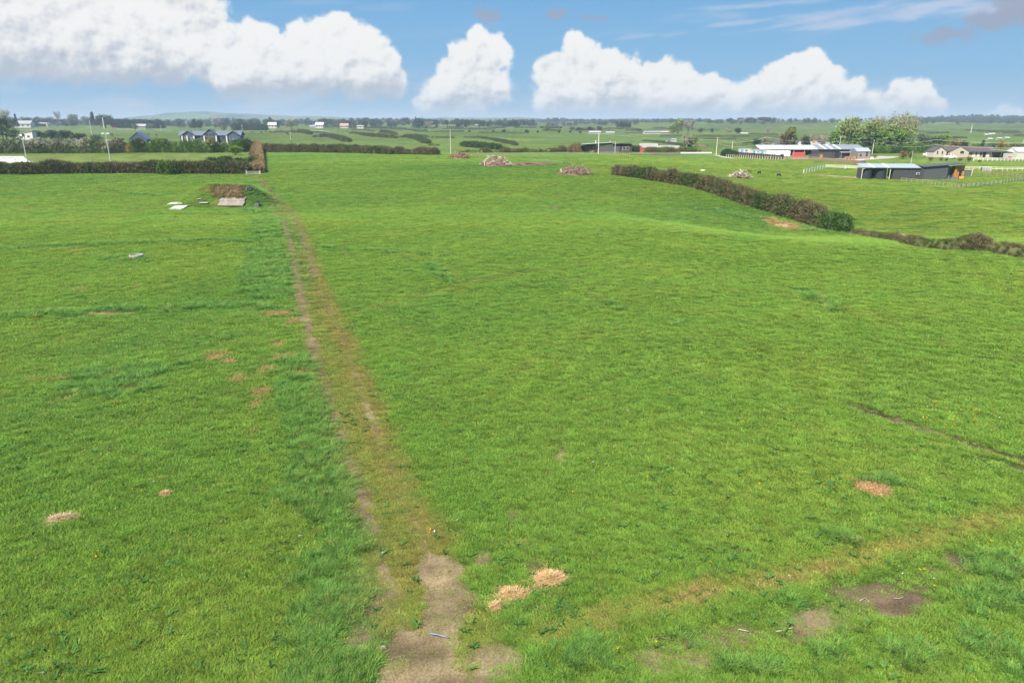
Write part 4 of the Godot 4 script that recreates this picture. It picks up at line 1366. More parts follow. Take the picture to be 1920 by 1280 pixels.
func heap(called: String, label: String, category: String, px: float, py: float, wide: float, deep: float, tall: float, turn: float, core: Material, tones: Array, count: int, seed_: int) -> void:
	var r := RandomNumberGenerator.new()
	r.seed = seed_
	var p := spot(px, py)
	var u := metres(1.0, p)
	var o := thing(called, label, category, p, turn)
	var st := SurfaceTool.new()
	st.begin(Mesh.PRIMITIVE_TRIANGLES)
	var rows := []
	for j in 6:
		var row := []
		for i in 24:
			var a := TAU * i / 24
			var f := cos(j / 5.0 * PI * 0.5)
			var n := 1.0 + 1.1 * n_mid.get_noise_2d(cos(a) * 18.0 + seed_ * 37, sin(a) * 18.0 + j * 3.0) + 0.3 * n_fine.get_noise_2d(cos(a) * 9.0 + seed_, sin(a) * 9.0 + j)
			row.append(Vector3(cos(a) * wide * u * 0.38 * f * n, tall * 0.8 * sin(j / 5.0 * PI * 0.5) * (0.6 + 0.4 * n) - (0.08 if j == 0 else 0.0), sin(a) * deep * 0.38 * f * n))
		rows.append(row)
	for j in 5:
		for i in 24:
			var i2 := (i + 1) % 24
			tri(st, rows[j][i], rows[j + 1][i2], rows[j + 1][i])
			tri(st, rows[j][i], rows[j][i2], rows[j + 1][i2])
	st.generate_normals()
	part(o, "mound", st.commit(), core)
	var bl := SurfaceTool.new()
	bl.begin(Mesh.PRIMITIVE_TRIANGLES)
	bl.set_smooth_group(-1)
	for i in count:
		var a := r.randf() * TAU
		var f := pow(r.randf(), 0.7) * (1.25 if r.randf() < 0.75 else 2.0) * (0.75 + 1.1 * n_mid.get_noise_2d(cos(a) * 26.0 + seed_ * 11, sin(a) * 26.0))
		var at := Vector3(cos(a) * wide * u * 0.5 * f, tall * sqrt(maxf(0.0, 1.0 - f * f)) + 0.01, sin(a) * deep * 0.5 * f)
		var d := Vector3(r.randfn(), r.randfn() * 0.3, r.randfn()).normalized() * r.randf_range(0.05, 0.20) * maxf(1.0, u * 12.0)
		var c: Color = tones[r.randi() % tones.size()]
		bl.set_color(c * r.randf_range(0.7, 1.25))
		var s := d.cross(Vector3.UP).normalized() * 0.009 * maxf(1.0, u * 12.0)
		tri(bl, at - d - s, at + d + Vector3(0, 0.02, 0), at - d + s)
	if count > 0:
		bl.generate_normals()
		tag(part(o, "loose_stalks", bl.commit(), leafy("dry stalk", 0.3)), "", "", "", "stuff")

func stick(called: String, label: String, category: String, pts: Array, thick: float, m: Material) -> void:
	var base := spot(pts[0][0], pts[0][1])
	var o := thing(called, label, category, base)
	var st := SurfaceTool.new()
	st.begin(Mesh.PRIMITIVE_TRIANGLES)
	for k in pts.size() - 1:
		var a := spot(pts[k][0], pts[k][1]) - base + Vector3(0, thick + 0.06 + 0.02 * (k % 2), 0)
		var b := spot(pts[k + 1][0], pts[k + 1][1]) - base + Vector3(0, thick + 0.06 + 0.02 * ((k + 1) % 2), 0)
		limb(st, a, b, thick * (1.0 - 0.15 * k), thick * (0.85 - 0.15 * k), 7)
	st.generate_normals()
	part(o, "stem", st.commit(), m)

func paddock_things() -> void:
	var conc := grainy("weathered concrete", Color(0.46, 0.44, 0.40), 0.9, 1.2, 0.6, 31)
	var o := building("water_trough", "round grey concrete trough standing alone in the left paddock", "trough", 256, 484)
	o.scale = Vector3.ONE
	part(o, "rim", ring_mesh(metres(12.5, o.position), metres(10.5, o.position), 0.42, 36), conc)
	part(o, "water", drum(metres(10.3, o.position), metres(10.3, o.position), 0.02, 36), mat("trough water", Color(0.16, 0.18, 0.17), 0.06), Vector3(0, 0.33, 0))
	# the small quarry: a cut bank with dead growth over it and a pale floor slab propped up at its mouth
	var q := spot(431, 389)
	var u := metres(1.0, q)
	var bank := thing("cut_bank", "brown cut bank of dead growth round the small pit", "bank", q)
	var r := RandomNumberGenerator.new()
	r.seed = 77
	var st := SurfaceTool.new()
	st.begin(Mesh.PRIMITIVE_TRIANGLES)
	var grid := []
	for j in 9:
		var row := []
		for i in 25:
			var tx := i / 24.0 * 2.0 - 1.0
			var z := -3.0 - j / 8.0 * 5.6
			var x := tx * (28.0 + 4.0 * j / 8.0) * u + q.x * z / q.z
			var edge := (1.0 - pow(absf(tx), 4.0)) * sin(PI * clampf(0.12 + 0.88 * j / 8.0, 0.0, 1.0))
			row.append(Vector3(x, ground(q.x + x, q.z + z) - q.y - 0.12 + edge * (0.45 + 0.5 * n_mid.get_noise_2d(tx * 40.0, j * 6.0)), z))
		grid.append(row)
	for j in 8:
		for i in 24:
			tri(st, grid[j][i], grid[j + 1][i], grid[j + 1][i + 1])
			tri(st, grid[j][i], grid[j + 1][i + 1], grid[j][i + 1])
	st.generate_normals()
	part(bank, "earth", st.commit(), grainy("bank earth", Color(0.26, 0.18, 0.10), 0.95, 1.5, 0.5, 32))
	var mm := MultiMesh.new()
	mm.transform_format = MultiMesh.TRANSFORM_3D
	mm.use_colors = true
	mm.mesh = sprig(true)
	mm.instance_count = 520
	for i in 520:
		var a: Vector3 = grid[r.randi() % 8 + (1 if r.randf() < 0.5 else 0)][r.randi() % 25]
		if i >= 440: a = Vector3(r.randf_range(-25.0, 25.0) * u - 0.6, 1.62, -3.1)
		mm.set_instance_transform(i, Transform3D(Basis.from_euler(Vector3(r.randf(), r.randf() * TAU, r.randf())) * r.randf_range(0.4, 0.95), a + Vector3(r.randf_range(-0.5, 0.5), r.randf_range(-0.1, 0.25), r.randf_range(-0.5, 0.5))))
		var c: Color = [Color(0.21, 0.15, 0.085), Color(0.16, 0.14, 0.055), Color(0.08, 0.13, 0.03), Color(0.25, 0.17, 0.09)][r.randi() % 4]
		mm.set_instance_color(i, c * r.randf_range(0.8, 1.2))
	var w := MultiMeshInstance3D.new()
	w.name = "dead_growth"
	w.multimesh = mm
	w.material_override = leafy("hedge leaf", 0.4)
	bank.add_child(w, true)
	var apron := thing("concrete_apron", "pale cracked concrete apron sloping up into the small pit", "slab", q)
	for i in 6:
		for j in 2:
			part(apron, "slab", box(7.85 * u, 1.70, 0.18), grainy("stained slab %d" % ((i * 5 + j * 3) % 3), [Color(0.46, 0.42, 0.365), Color(0.41, 0.38, 0.33), Color(0.50, 0.46, 0.40)][(i * 5 + j * 3) % 3], 0.95, 1.6, 0.35, 39), Vector3((i - 2.5) * 8.0 * u - j * 0.3, 0.30 + 0.39 * (0.9 + 1.75 * j), -0.92 * (0.9 + 1.75 * j)), Vector3(-1.17 + 0.025 * ((i * 7 + j) % 3 - 1), 0.01 * ((i * 5) % 3 - 1), 0.02 * ((i * 3 + j) % 3 - 1)))
	var sheet := grainy("white roofing sheet", Color(0.66, 0.66, 0.65), 0.5, 2.0, 0.75, 38)
	for s in [["long narrow white sheet lying farthest left in the grass", 330, 382, 28, 3.0, 0.06], ["broad white sheet nearest the camera left of the pit", 332, 391, 25, 6.5, 0.15], ["broad white sheet nearest the pit mouth", 383, 381, 17, 6, -0.15], ["short white sheet behind the broad one by the pit", 374, 374, 11, 2.6, 0.1]]:
		var at := spot(s[1], s[2])
		var t := thing("roofing_sheet", s[0], "sheet", at + Vector3(0, 0.14, 0), s[5], "white sheets dumped beside the pit")
		var wide: float = s[3] * metres(1.0, at)
		var deep: float = absf(spot(s[1], s[2] - s[4] * 0.5).z - spot(s[1], s[2] + s[4] * 0.5).z)
		var ridge := []
		var n := int(wide / 0.16)
		for i in n + 1: ridge.append([-wide * 0.5 + wide * i / n, 0.03 if i % 2 else 0.0])
		for i in range(n, -1, -1): ridge.append([-wide * 0.5 + wide * i / n, (0.03 if i % 2 else 0.0) - 0.012])
		ridge.reverse()
		part(t, "sheet", extrude(ridge, deep), sheet, Vector3.ZERO, Vector3(0.05, 0, 0.02))
	var tip := spot(398, 377)
	var up_sheet := thing("roofing_sheet", "small white sheet standing on edge above the others", "sheet", spot(378, 374), 0.9, "white sheets dumped beside the pit")
	part(up_sheet, "sheet", box(metres(3.5, tip), metres(4.5, tip), 0.04), sheet, Vector3(0, metres(2.2, tip), 0), Vector3(0.3, 0, 0.3))
	var rub := [Color(0.09, 0.09, 0.09), Color(0.16, 0.14, 0.13), Color(0.05, 0.05, 0.055)]
	heap("rubble_heap", "dark rubble heap between the pit and the track", "rubble", 484, 387, 14, 1.6, 0.9, 0.2, mat("dark rubble", Color(0.085, 0.085, 0.09), 0.9), rub, 260, 51)
	heap("rubble_heap", "dark rubble heap behind the pit beside the track", "rubble", 467, 355, 12, 2.0, 0.8, 0.0, mat("dark rubble", Color(0.085, 0.085, 0.09), 0.9), rub, 260, 52)
	var dry := [Color(0.46, 0.33, 0.16), Color(0.38, 0.25, 0.11), Color(0.52, 0.40, 0.22)]
	var hay := mat("hay core", Color(0.36, 0.24, 0.11), 0.95)
	heap("hay_heap", "larger heap of dry cut grass right of the bare end of the track", "heap", 1032, 1088, 58, 0.75, 0.12, 0.25, hay, dry, 5200, 53)
	heap("hay_heap", "flat heap of dry cut grass between the larger heap and the bare ground", "heap", 958, 1114, 50, 0.5, 0.06, 0.2, hay, dry, 3600, 54)
	heap("hay_heap", "smallest tuft of dry cut grass beside the bare ground", "heap", 930, 1138, 20, 0.28, 0.08, 0.1, hay, dry, 800, 55)
	heap("hay_heap", "long tan heap of dead grass lying alone on the left", "heap", 115, 972, 50, 0.5, 0.08, 0.28, hay, [Color(0.42, 0.33, 0.19), Color(0.48, 0.38, 0.24)], 1800, 56)
	heap("hay_heap", "small tan tuft of dead grass left of the long bluish strip", "heap", 309, 927, 17, 0.3, 0.08, 0.0, hay, dry, 500, 57)
	heap("clay_mound", "bare orange clay mound in the right of the pasture", "mound", 1641, 918, 66, 1.25, 0.10, -0.25, grainy("orange clay", Color(0.46, 0.235, 0.10), 0.95, 0.5, 0.5, 33), [Color(0.50, 0.36, 0.18), Color(0.30, 0.16, 0.07)], 1400, 58)
	heap("sand_bank", "bare sandy bank below the big brown hedge", "bank", 1466, 424, 36, 2.0, 0.45, -0.35, grainy("pale sand", Color(0.50, 0.38, 0.22), 0.95, 0.8, 0.6, 34), [Color(0.40, 0.30, 0.16), Color(0.12, 0.18, 0.04)], 500, 59)
	heap("sand_bank", "bare sandy patch behind the gap in the right hand hedge", "bank", 1685, 443, 30, 2.0, 0.6, -0.1, grainy("pale sand", Color(0.50, 0.38, 0.22), 0.95, 0.8, 0.6, 34), [Color(0.40, 0.30, 0.16), Color(0.12, 0.18, 0.04)], 300, 60)
	heap("brush_litter", "long low brown spread of twigs right of the largest branch heap", "litter", 985, 309, 92, 7.0, 0.9, -0.05, mat("pile core", Color(0.13, 0.085, 0.06), 0.95), [Color(0.22, 0.15, 0.10), Color(0.30, 0.22, 0.15)], 900, 61)
	heap("soil_heap", "dark heap of soil in the far paddock left of the leaning power pole", "heap", 1320, 274, 20, 9.0, 1.6, 0.0, mat("dark soil", Color(0.10, 0.075, 0.055), 0.95), [Color(0.12, 0.09, 0.07)], 60, 62)
	heap("stone", "pale stone in the long grass left of the track", "stone", 562, 1006, 11, 0.16, 0.10, 0.0, grainy("pale stone", Color(0.52, 0.47, 0.40), 0.85, 0.2, 0.6, 35), [], 0, 63)
	heap("stone", "pale stone on the bare ground left of the blue pole", "stone", 718, 1214, 12, 0.16, 0.09, 0.0, grainy("pale stone", Color(0.52, 0.47, 0.40), 0.85, 0.2, 0.6, 35), [], 0, 64)
	stick("plastic_pole", "thin faded blue pole lying on the bare ground", "pole", [[806, 1191], [822, 1195], [840, 1199]], 0.022, mat("faded blue plastic", Color(0.16, 0.24, 0.40), 0.5))
	var pale := mat("bleached stick", Color(0.42, 0.36, 0.28), 0.85)
	stick("stick", "short pale stick on the brown soil patch", "stick", [[1384, 1183], [1393, 1186], [1404, 1187]], 0.016, pale)
	stick("stick", "crooked pale stick right of the short one", "stick", [[1456, 1187], [1470, 1186], [1479, 1182], [1487, 1181]], 0.013, pale)
	stick("stick", "bent pale twig on the dark soil patch", "stick", [[1612, 1130], [1622, 1124], [1630, 1132]], 0.009, pale)
	stick("stick", "pale twig farthest right on the dark soil patch", "stick", [[1676, 1124], [1686, 1126], [1696, 1121]], 0.009, pale)
	stick("stick", "dark dead stem left of the brown soil patch", "stick", [[1222, 1202], [1240, 1200], [1262, 1203]], 0.015, mat("dark twig", Color(0.14, 0.10, 0.08), 0.9))
	woodpile("low reddish heap of branches beside the thin pole", 862, 297, 38, 15, 130, [Color(0.26, 0.14, 0.10), Color(0.20, 0.11, 0.08), Color(0.32, 0.22, 0.16)], 71)
	woodpile("largest heap of branches with pale split trunks on its left", 930, 310, 62, 22, 210, [Color(0.30, 0.21, 0.15), Color(0.42, 0.36, 0.30), Color(0.22, 0.15, 0.11), Color(0.55, 0.48, 0.40)], 72)
	woodpile("broad grey brown heap of branches near the end of the big hedge", 1078, 327, 68, 21, 230, [Color(0.30, 0.21, 0.16), Color(0.40, 0.33, 0.27), Color(0.20, 0.13, 0.10), Color(0.16, 0.10, 0.08)], 73)
	woodpile("grey heap of branches in the cow paddock", 1387, 333, 42, 14, 180, [Color(0.36, 0.31, 0.26), Color(0.46, 0.41, 0.35), Color(0.26, 0.20, 0.17)], 74)
	var tr := building("water_trough", "pale concrete trough in the cow paddock above the big hedge", "trough", 1318, 320)
	part(tr, "rim", ring_mesh(5.2, 4.4, 1.6, 24), mat("pale concrete", Color(0.60, 0.59, 0.56), 0.85))
	heap("hay_heap", "small brown lump in the grass right of the third cow", "heap", 1506, 331, 5, 0.8, 0.35, 0.0, mat("brown lump", Color(0.12, 0.08, 0.05), 0.95), dry, 60, 65)

# ---------------------------------------------------------------- houses and sheds on the left
func plain_house(label: String, px: float, py: float, w: float, eave: float, apex: float, wall: Material, roof: Material, turn: float = 0.0, wins: int = 2, group: String = "white houses far off", called: String = "house", dist: float = 0.0) -> Node3D:
	var o := building(called, label, called.replace("_", " "), px, py, turn, group, dist)
	var d := w * 0.55
	gabled(o, d, eave, apex, w, wall, roof, Vector3.ZERO, PI / 2)
	for k in wins:
		window(o, Vector3((k + 0.5) / wins * w - w * 0.5, eave * 0.55, d * 0.5), w * 0.12, eave * 0.36, 0.0, mat("grey joinery", Color(0.13, 0.15, 0.16), 0.5), 0.16)
	return o

func left_buildings() -> void:
	var navy := mat("slate blue cladding", Color(0.050, 0.074, 0.135), 0.6)
	var slate := mat("slate blue roofing", Color(0.095, 0.125, 0.175), 0.45)
	var white := mat("white paint", Color(0.56, 0.56, 0.54), 0.5)
	var glass := mat("window glass", Color(0.045, 0.055, 0.065), 0.12)
	var v := building("house", "long slate blue house with three gables and white columns", "house", 394, 269)
	part(v, "wall", box(112, 16, 18), navy, Vector3(0, 7, -11))
	part(v, "roof", extrude(chevron(20, 15, 22, 0.5, 1.0), 118), slate, Vector3(0, 0, -11), Vector3(0, PI / 2, 0))
	for g in [[-38.5, 24.0, 14.8, 22.0], [2.5, 25.0, 15.5, 25.5], [45.5, 25.5, 14.2, 22.0]]:
		gabled(v, g[1], g[2], g[3], 18, navy, slate, Vector3(g[0], 0, -5.5))
		part(v, "barge_board", extrude(chevron(g[1], g[2] + 0.1, g[3] + 0.1, 0.9, 1.0), 0.5), mat("dark trim", Color(0.03, 0.035, 0.045), 0.5), Vector3(g[0], -0.2, 4.6))
	for x in [-49.0, -39.6, -27.0, -7.8, 14.6, 34.0]:
		part(v, "column", box(2.3, 15, 1.6), white, Vector3(x, 6.6, 5.2))
	for k in 3:
		window(v, Vector3(-2.6 + k * 5.2, 16.0, 3.6), 5.0, 6.5, 0.0, mat("grey joinery", Color(0.13, 0.15, 0.16), 0.5), 0.5)
		window(v, Vector3(-2.6 + k * 5.2, 8.6, 3.6), 5.0, 7.5, 0.0, mat("grey joinery", Color(0.13, 0.15, 0.16), 0.5), 0.5)
	for x in [-45.0, -34.0, -30.5]: window(v, Vector3(x, 8.5, 3.6), 2.0, 4.5, 0.0, white, 0.5)
	for x in [38.5, 45.5, 52.5]: window(v, Vector3(x, 8.4, 3.6), 2.2, 2.6, 0.0, white, 0.5)
	part(v, "door", box(3.6, 8, 0.5), mat("dark doorway", Color(0.02, 0.02, 0.022), 0.5), Vector3(-21, 7.5, -1.8))
	window(v, Vector3(-14.5, 8, -1.8), 6.5, 7, 0.0, mat("grey joinery", Color(0.13, 0.15, 0.16), 0.5), 0.5)
	window(v, Vector3(25, 9, -1.8), 11, 6, 0.0, mat("grey joinery", Color(0.13, 0.15, 0.16), 0.5), 0.5)
	var ch := building("house", "white end wall glimpsed in a gap of the garden hedge", "house", 393, 281)
	part(ch, "wall", box(7, 7, 4), white, Vector3(0, 4.5, 0))
	part(ch, "roof", box(7.6, 0.4, 4.6), mat("pale roofing", Color(0.40, 0.42, 0.43), 0.5), Vector3(0, 8.2, 0), Vector3(0.1, 0, 0))
	var s := building("shed", "small slate blue gabled shed behind the blossom hedge", "shed", 257, 270)
	gabled(s, 31, 9, 21, 26, navy, slate, Vector3(0, 0, -13), 0.16)
	part(s, "door", box(7, 8, 0.5), mat("dark doorway", Color(0.02, 0.02, 0.022), 0.5), Vector3(1.5, 7.5, 0.4), Vector3(0, 0.16, 0))
	window(s, Vector3(-8.5, 6.5, 1.3), 6.5, 4.2, 0.16, white, 0.5)
	var m := building("house", "stark white house of two slanting blocks behind the blossom hedge", "house", 52, 266)
	part(m, "wall", extrude([[-6, -2], [10, -2], [10, 19], [-6, 16]], 12), white, Vector3(2, 0, -4))
	part(m, "wall", extrude([[-5, -2], [5, -2], [5, 12.5], [-5, 11.5]], 10), white, Vector3(-9, 0, -2))
	part(m, "roof", extrude([[-7, 16.4], [12, 19.9], [12, 20.6], [-7, 17.1]], 14), mat("pale roofing", Color(0.40, 0.42, 0.43), 0.5), Vector3(2, 0, -4))
	part(m, "roof", extrude([[-7, 11.8], [6, 13.0], [6, 13.6], [-7, 12.4]], 11), mat("pale roofing", Color(0.40, 0.42, 0.43), 0.5), Vector3(-9, 0, -2))
	window(m, Vector3(-9.5, 9.0, 3.1), 6.0, 4.0, 0.0, mat("dark trim", Color(0.03, 0.035, 0.045), 0.5), 0.5)
	window(m, Vector3(4, 10, 2.1), 4.0, 3.0, 0.0, mat("dark trim", Color(0.03, 0.035, 0.045), 0.5), 0.5)
	var t := building("marquee", "white ribbed marquee roof behind the brown hedge on the far left", "marquee", 10, 311)
	var cloth := mat("white canvas", Color(0.74, 0.75, 0.77), 0.7)
	part(t, "wall", box(92, 8, 22), cloth, Vector3(-4, 3, -8))
	part(t, "roof", extrude([[-48, 7], [48, 7], [31, 20], [-48, 20]], 0.6), cloth, Vector3(-4, 0.3, -0.6), Vector3(-0.62, 0, 0))
	part(t, "roof", extrude([[-48, 7], [48, 7], [31, 20], [-48, 20]], 0.6), cloth, Vector3(-4, 0.3, -15.4), Vector3(0.62, 0, 0))
	for k in 14:
		part(t, "rib", box(0.6, 15.5, 0.5), mat("rust red tape", Color(0.42, 0.17, 0.13), 0.7) if k == 11 else mat("grey seam", Color(0.50, 0.51, 0.54), 0.7), Vector3(-50 + k * 6.0 + 0.5, 10.8, -0.05 - 7.0 + 0.45), Vector3(-0.62, 0, -0.28))
	var cream := mat("cream wall", Color(0.62, 0.60, 0.55), 0.7)
	var pale := mat("pale roofing", Color(0.40, 0.42, 0.43), 0.5)
	var grey := mat("grey roofing", Color(0.26, 0.27, 0.29), 0.5)
	var offwhite := mat("weathered white wall", Color(0.46, 0.46, 0.44), 0.6)
	plain_house("white bungalow among dark trees on the far left", 47, 239, 27, 7, 12, offwhite, grey, 0.1, 3)
	var cp := building("carport", "pale flat carport right of the far left bungalow", "carport", 82, 237, 0.0)
	part(cp, "roof", box(20, 0.8, 12), pale, Vector3(0, 6, 0), Vector3(0.06, 0, -0.05))
	for x in [-9.0, 9.0]: part(cp, "wall", box(1.4, 6, 11), cream, Vector3(x, 2.8, 0))
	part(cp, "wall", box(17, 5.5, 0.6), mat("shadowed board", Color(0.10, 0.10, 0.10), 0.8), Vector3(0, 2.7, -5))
	plain_house("low blue grey house behind the leaning pole", 119, 236, 14, 4, 7, mat("grey blue wall", Color(0.22, 0.26, 0.30), 0.7), grey, 0.0, 2)
	plain_house("small grey house below the dark pine plantation", 266, 241, 17, 4.5, 8, mat("grey blue wall", Color(0.22, 0.26, 0.30), 0.7), grey, 0.0, 3)
	plain_house("two storey white house among dark trees beyond the blue house", 512, 240, 16, 6, 10, offwhite, pale, 0.05, 3)
	plain_house("white house farthest right of the two beyond the black cows", 600, 240, 15, 6, 10, offwhite, pale, -0.1, 3)
	plain_house("white house with a rust roof below the dark tree clump", 646, 240, 15, 4.5, 8, offwhite, mat("rust roofing", Color(0.34, 0.20, 0.15), 0.7), 0.0, 3)
	plain_house("plain white box shed in the far paddocks", 676, 241, 12, 4.4, 5, offwhite, offwhite, 0.0, 1)
	plain_house("small cream house beside the two storey one", 586, 240, 9, 3, 5, cream, grey, 0.2, 2)
	plain_house("long pale shed in front of the far trees at middle right", 1115, 250, 21, 2.4, 4, cream, pale, 0.0, 0, "pale farm sheds far off", "shed")
	plain_house("short pale shed right of the long far one", 1144, 250.5, 15, 2.0, 3.2, cream, pale, 0.0, 1, "pale farm sheds far off", "shed")
	plain_house("low pale row of stables left of the willow", 1222, 250.5, 30, 2.6, 4.4, cream, grey, 0.0, 5, "pale farm sheds far off", "shed")
	plain_house("mauve roofed shed touching the willow", 1246, 250.5, 17, 2.6, 4.4, mat("mauve wall", Color(0.36, 0.31, 0.33), 0.7), mat("mauve roofing", Color(0.36, 0.31, 0.34), 0.6), 0.0, 1, "pale farm sheds far off", "shed")
	plain_house("white barn on the far right hand slope", 1395, 252, 12, 1.8, 2.8, offwhite, offwhite, 0.0, 0, "pale farm sheds far off", "shed")
	plain_house("white shed glinting below the middle skyline", 897, 235.5, 11, 1.4, 2.0, offwhite, offwhite, 0.0, 0, "pale farm sheds far off", "shed")
	plain_house("white shed just right of the glinting one below the middle skyline", 909, 235, 7, 1.4, 2.0, offwhite, offwhite, 0.0, 0, "pale farm sheds far off", "shed")
	var g := building("shed", "grey shed with a pale end in the far paddock below the willow", "shed", 1250, 269)
	part(g, "wall", box(8, 9, 8), mat("grey cladding", Color(0.20, 0.22, 0.25), 0.7), Vector3(2.5, 4, 0))
	part(g, "roof", box(9, 0.6, 9), mat("dark roofing", Color(0.07, 0.075, 0.085), 0.5), Vector3(2.5, 8.9, 0))
	window(g, Vector3(3, 4.6, 4.0), 4.5, 4.0, 0.0, null, 0.3)
	part(g, "wall", box(11, 8, 9), mat("pale grey cladding", Color(0.34, 0.35, 0.37), 0.7), Vector3(12.2, 4, -1))
	part(g, "roof", box(11.6, 0.5, 10), mat("pale roofing", Color(0.40, 0.42, 0.43), 0.5), Vector3(12.2, 8.3, -1), Vector3(0.05, 0, 0))

# ---------------------------------------------------------------- the yards on the right
func right_buildings() -> void:
	var white := mat("white paint", Color(0.56, 0.56, 0.54), 0.5)
	var iron := mat("blue grey iron roofing", Color(0.36, 0.42, 0.48), 0.35, 0.2)
	var char := mat("charcoal cladding", Color(0.045, 0.047, 0.055), 0.7)
	var darkroof := mat("dark roofing", Color(0.07, 0.075, 0.085), 0.5)
	var timber := mat("pole timber", Color(0.30, 0.25, 0.20), 0.85)
	var glass := mat("window glass", Color(0.045, 0.055, 0.065), 0.12)
	var clear := mat("clear roofing", Color(0.66, 0.70, 0.72), 0.4)
	# the near shed: a lean-to with two tanks on the left, a higher wing with a cedar end on the right
	var s := building("shed", "near charcoal shed with a grey roof and an orange cedar end", "shed", 1700, 336, -0.13)
	part(s, "wall", box(53, 21, 26), char, Vector3(2, 9, -14))
	part(s, "wall", box(20, 21, 0.8), char, Vector3(-52, 9, -27))
	part(s, "wall", box(0.8, 21, 26), char, Vector3(-80, 9, -14))
	part(s, "wall", box(34, 21, 0.8), char, Vector3(-44, 9, -27.9))
	part(s, "roof", extrude([[-12, 21.0], [22, 26.5], [22, 27.3], [-12, 21.8]], 104), iron, Vector3(-29, -0.8, -12.5), Vector3(0, PI / 2, 0))
	for x in [-60.0, -34.0]:
		part(s, "clear_roof_strip", extrude([[-12, 21.0], [21.8, 26.47], [21.8, 27.5], [-12, 22.03]], 4.0), clear, Vector3(x, -0.8, -12.5), Vector3(0, PI / 2, 0))
	part(s, "gutter", box(104, 1.4, 1.0), mat("black gutter", Color(0.02, 0.022, 0.026), 0.4), Vector3(-29, 20.0, 0.2))
	for x in [-80.0, -30.5]: part(s, "post", box(1.2, 21, 1.2), mat("galvanised post", Color(0.60, 0.60, 0.58), 0.5, 0.3), Vector3(x, 9.4, -0.6))
	part(s, "wall", extrude([[28.5, -3], [70, -3], [70, 26], [28.5, 22.4]], 34), mat("charcoal weatherboard", Color(0.062, 0.070, 0.082), 0.75), Vector3(0, 0, -17))
	for k in 9: part(s, "board_joint", box(0.25, 23, 0.2), char, Vector3(31 + k * 4.3, 11, 0.05))
	part(s, "roof", extrude([[27, 22.6], [99, 29.0], [99, 30.0], [27, 23.6]], 40), darkroof, Vector3(0, 0, -17))
	part(s, "wall", box(14, 25, 22), mat("grey green cladding", Color(0.13, 0.15, 0.15), 0.7), Vector3(77, 10.5, -21))
	part(s, "door", box(4, 19, 0.6), mat("dark doorway", Color(0.02, 0.02, 0.022), 0.5), Vector3(81, 8, -9.8))
	var cedar := grainy("orange cedar boards", Color(0.50, 0.24, 0.055), 0.65, 6.0, 0.7, 36, Vector3(3, 0.3, 3))
	part(s, "cedar_end", box(4.0, 25, 8), cedar, Vector3(85.5, 11.2, -7))
	for b in 5: part(s, "cedar_board", box(1.15, 27, 0.9), cedar, Vector3(87.2 + b * 1.2, 12.0, -6.2))
	for b in 3: part(s, "cedar_board", box(1.15, 27, 0.9), cedar, Vector3(98.0 + b * 1.2, 12.2, -6.2))
	part(s, "cedar_lintel", box(5.2, 9, 0.9), cedar, Vector3(95.2, 21.2, -6.25))
	part(s, "door", box(5.0, 17, 0.5), mat("dark doorway", Color(0.02, 0.02, 0.022), 0.5), Vector3(95.2, 8, -6.6))
	part(s, "wall", box(14, 25, 16), mat("dark brown cladding", Color(0.055, 0.04, 0.032), 0.8), Vector3(94, 11, -16))
	window(s, Vector3(18.5, 10.5, 0.2), 5.4, 3.8, 0.0, mat("window blind", Color(0.62, 0.66, 0.55), 0.6), 0.9)
	part(s, "deck", box(52, 1.6, 18), mat("pale decking", Color(0.42, 0.40, 0.40), 0.8), Vector3(92, -1.2, -1))
	part(s, "footing", box(84, 1.0, 4), mat("pale concrete", Color(0.60, 0.59, 0.56), 0.85), Vector3(52, -1.8, 3.6))
	var poly := mat("black tank plastic", Color(0.028, 0.036, 0.045), 0.45)
	for tk in [["left of two round black water tanks under the shed roof", -69.0], ["right of two round black water tanks under the shed roof", -43.5]]:
		var tp: Vector3 = s.transform * Vector3(tk[1], -2.0, -12.0)
		var tank := thing("water_tank", tk[0], "water tank", tp, 0.0, "tanks under the lean-to")
		tank.scale = s.scale
		part(tank, "barrel", drum(10.6, 10.8, 17, 28), poly, Vector3(0, 8.5, 0))
		part(tank, "dome", drum(3.0, 10.6, 2.8, 28), poly, Vector3(0, 18.3, 0))
		part(tank, "lid", drum(1.6, 1.6, 0.6, 14), poly, Vector3(0, 20.0, 0))
		for k in 5: part(tank, "hoop", drum(10.95, 10.95, 0.35, 28), poly, Vector3(0, 3.0 + k * 3.0, 0))
	var scr := building("privacy_screen", "grey slatted screen with pale posts right of the cedar end", "screen", 1808, 330, -0.1)
	for k in 13: part(scr, "slat", box(1.5, 12, 0.4), mat("grey slat", Color(0.10, 0.105, 0.115), 0.8), Vector3(-12 + k * 1.95, 5.8, 0))
	for x in [-2.0, 12.6]: part(scr, "post", box(0.9, 15, 0.9), mat("bleached wood", Color(0.58, 0.50, 0.40), 0.85), Vector3(x, 7.0, 0.8))
	part(scr, "rail", box(27, 0.8, 0.5), mat("bleached wood", Color(0.58, 0.50, 0.40), 0.85), Vector3(0, 11.6, 0.8))
	var tub := building("spa_tub", "square grey blue tub on the deck in front of the cedar end", "tub", 1787, 338, -0.1)
	part(tub, "shell", box(11, 5, 6), mat("blue grey panel", Color(0.14, 0.17, 0.20), 0.6), Vector3(0, 2, 0))
	part(tub, "cover", box(11.6, 0.9, 6.6), mat("slate blue roofing", Color(0.095, 0.125, 0.175), 0.45), Vector3(0, 4.9, 0))
	var bench := building("bench", "small orange timber bench beside the grey blue tub", "bench", 1803, 337, -0.2)
	var orange := mat("orange timber", Color(0.45, 0.22, 0.06), 0.7)
	part(bench, "seat", box(8, 0.8, 3), orange, Vector3(0, 2.4, 0))
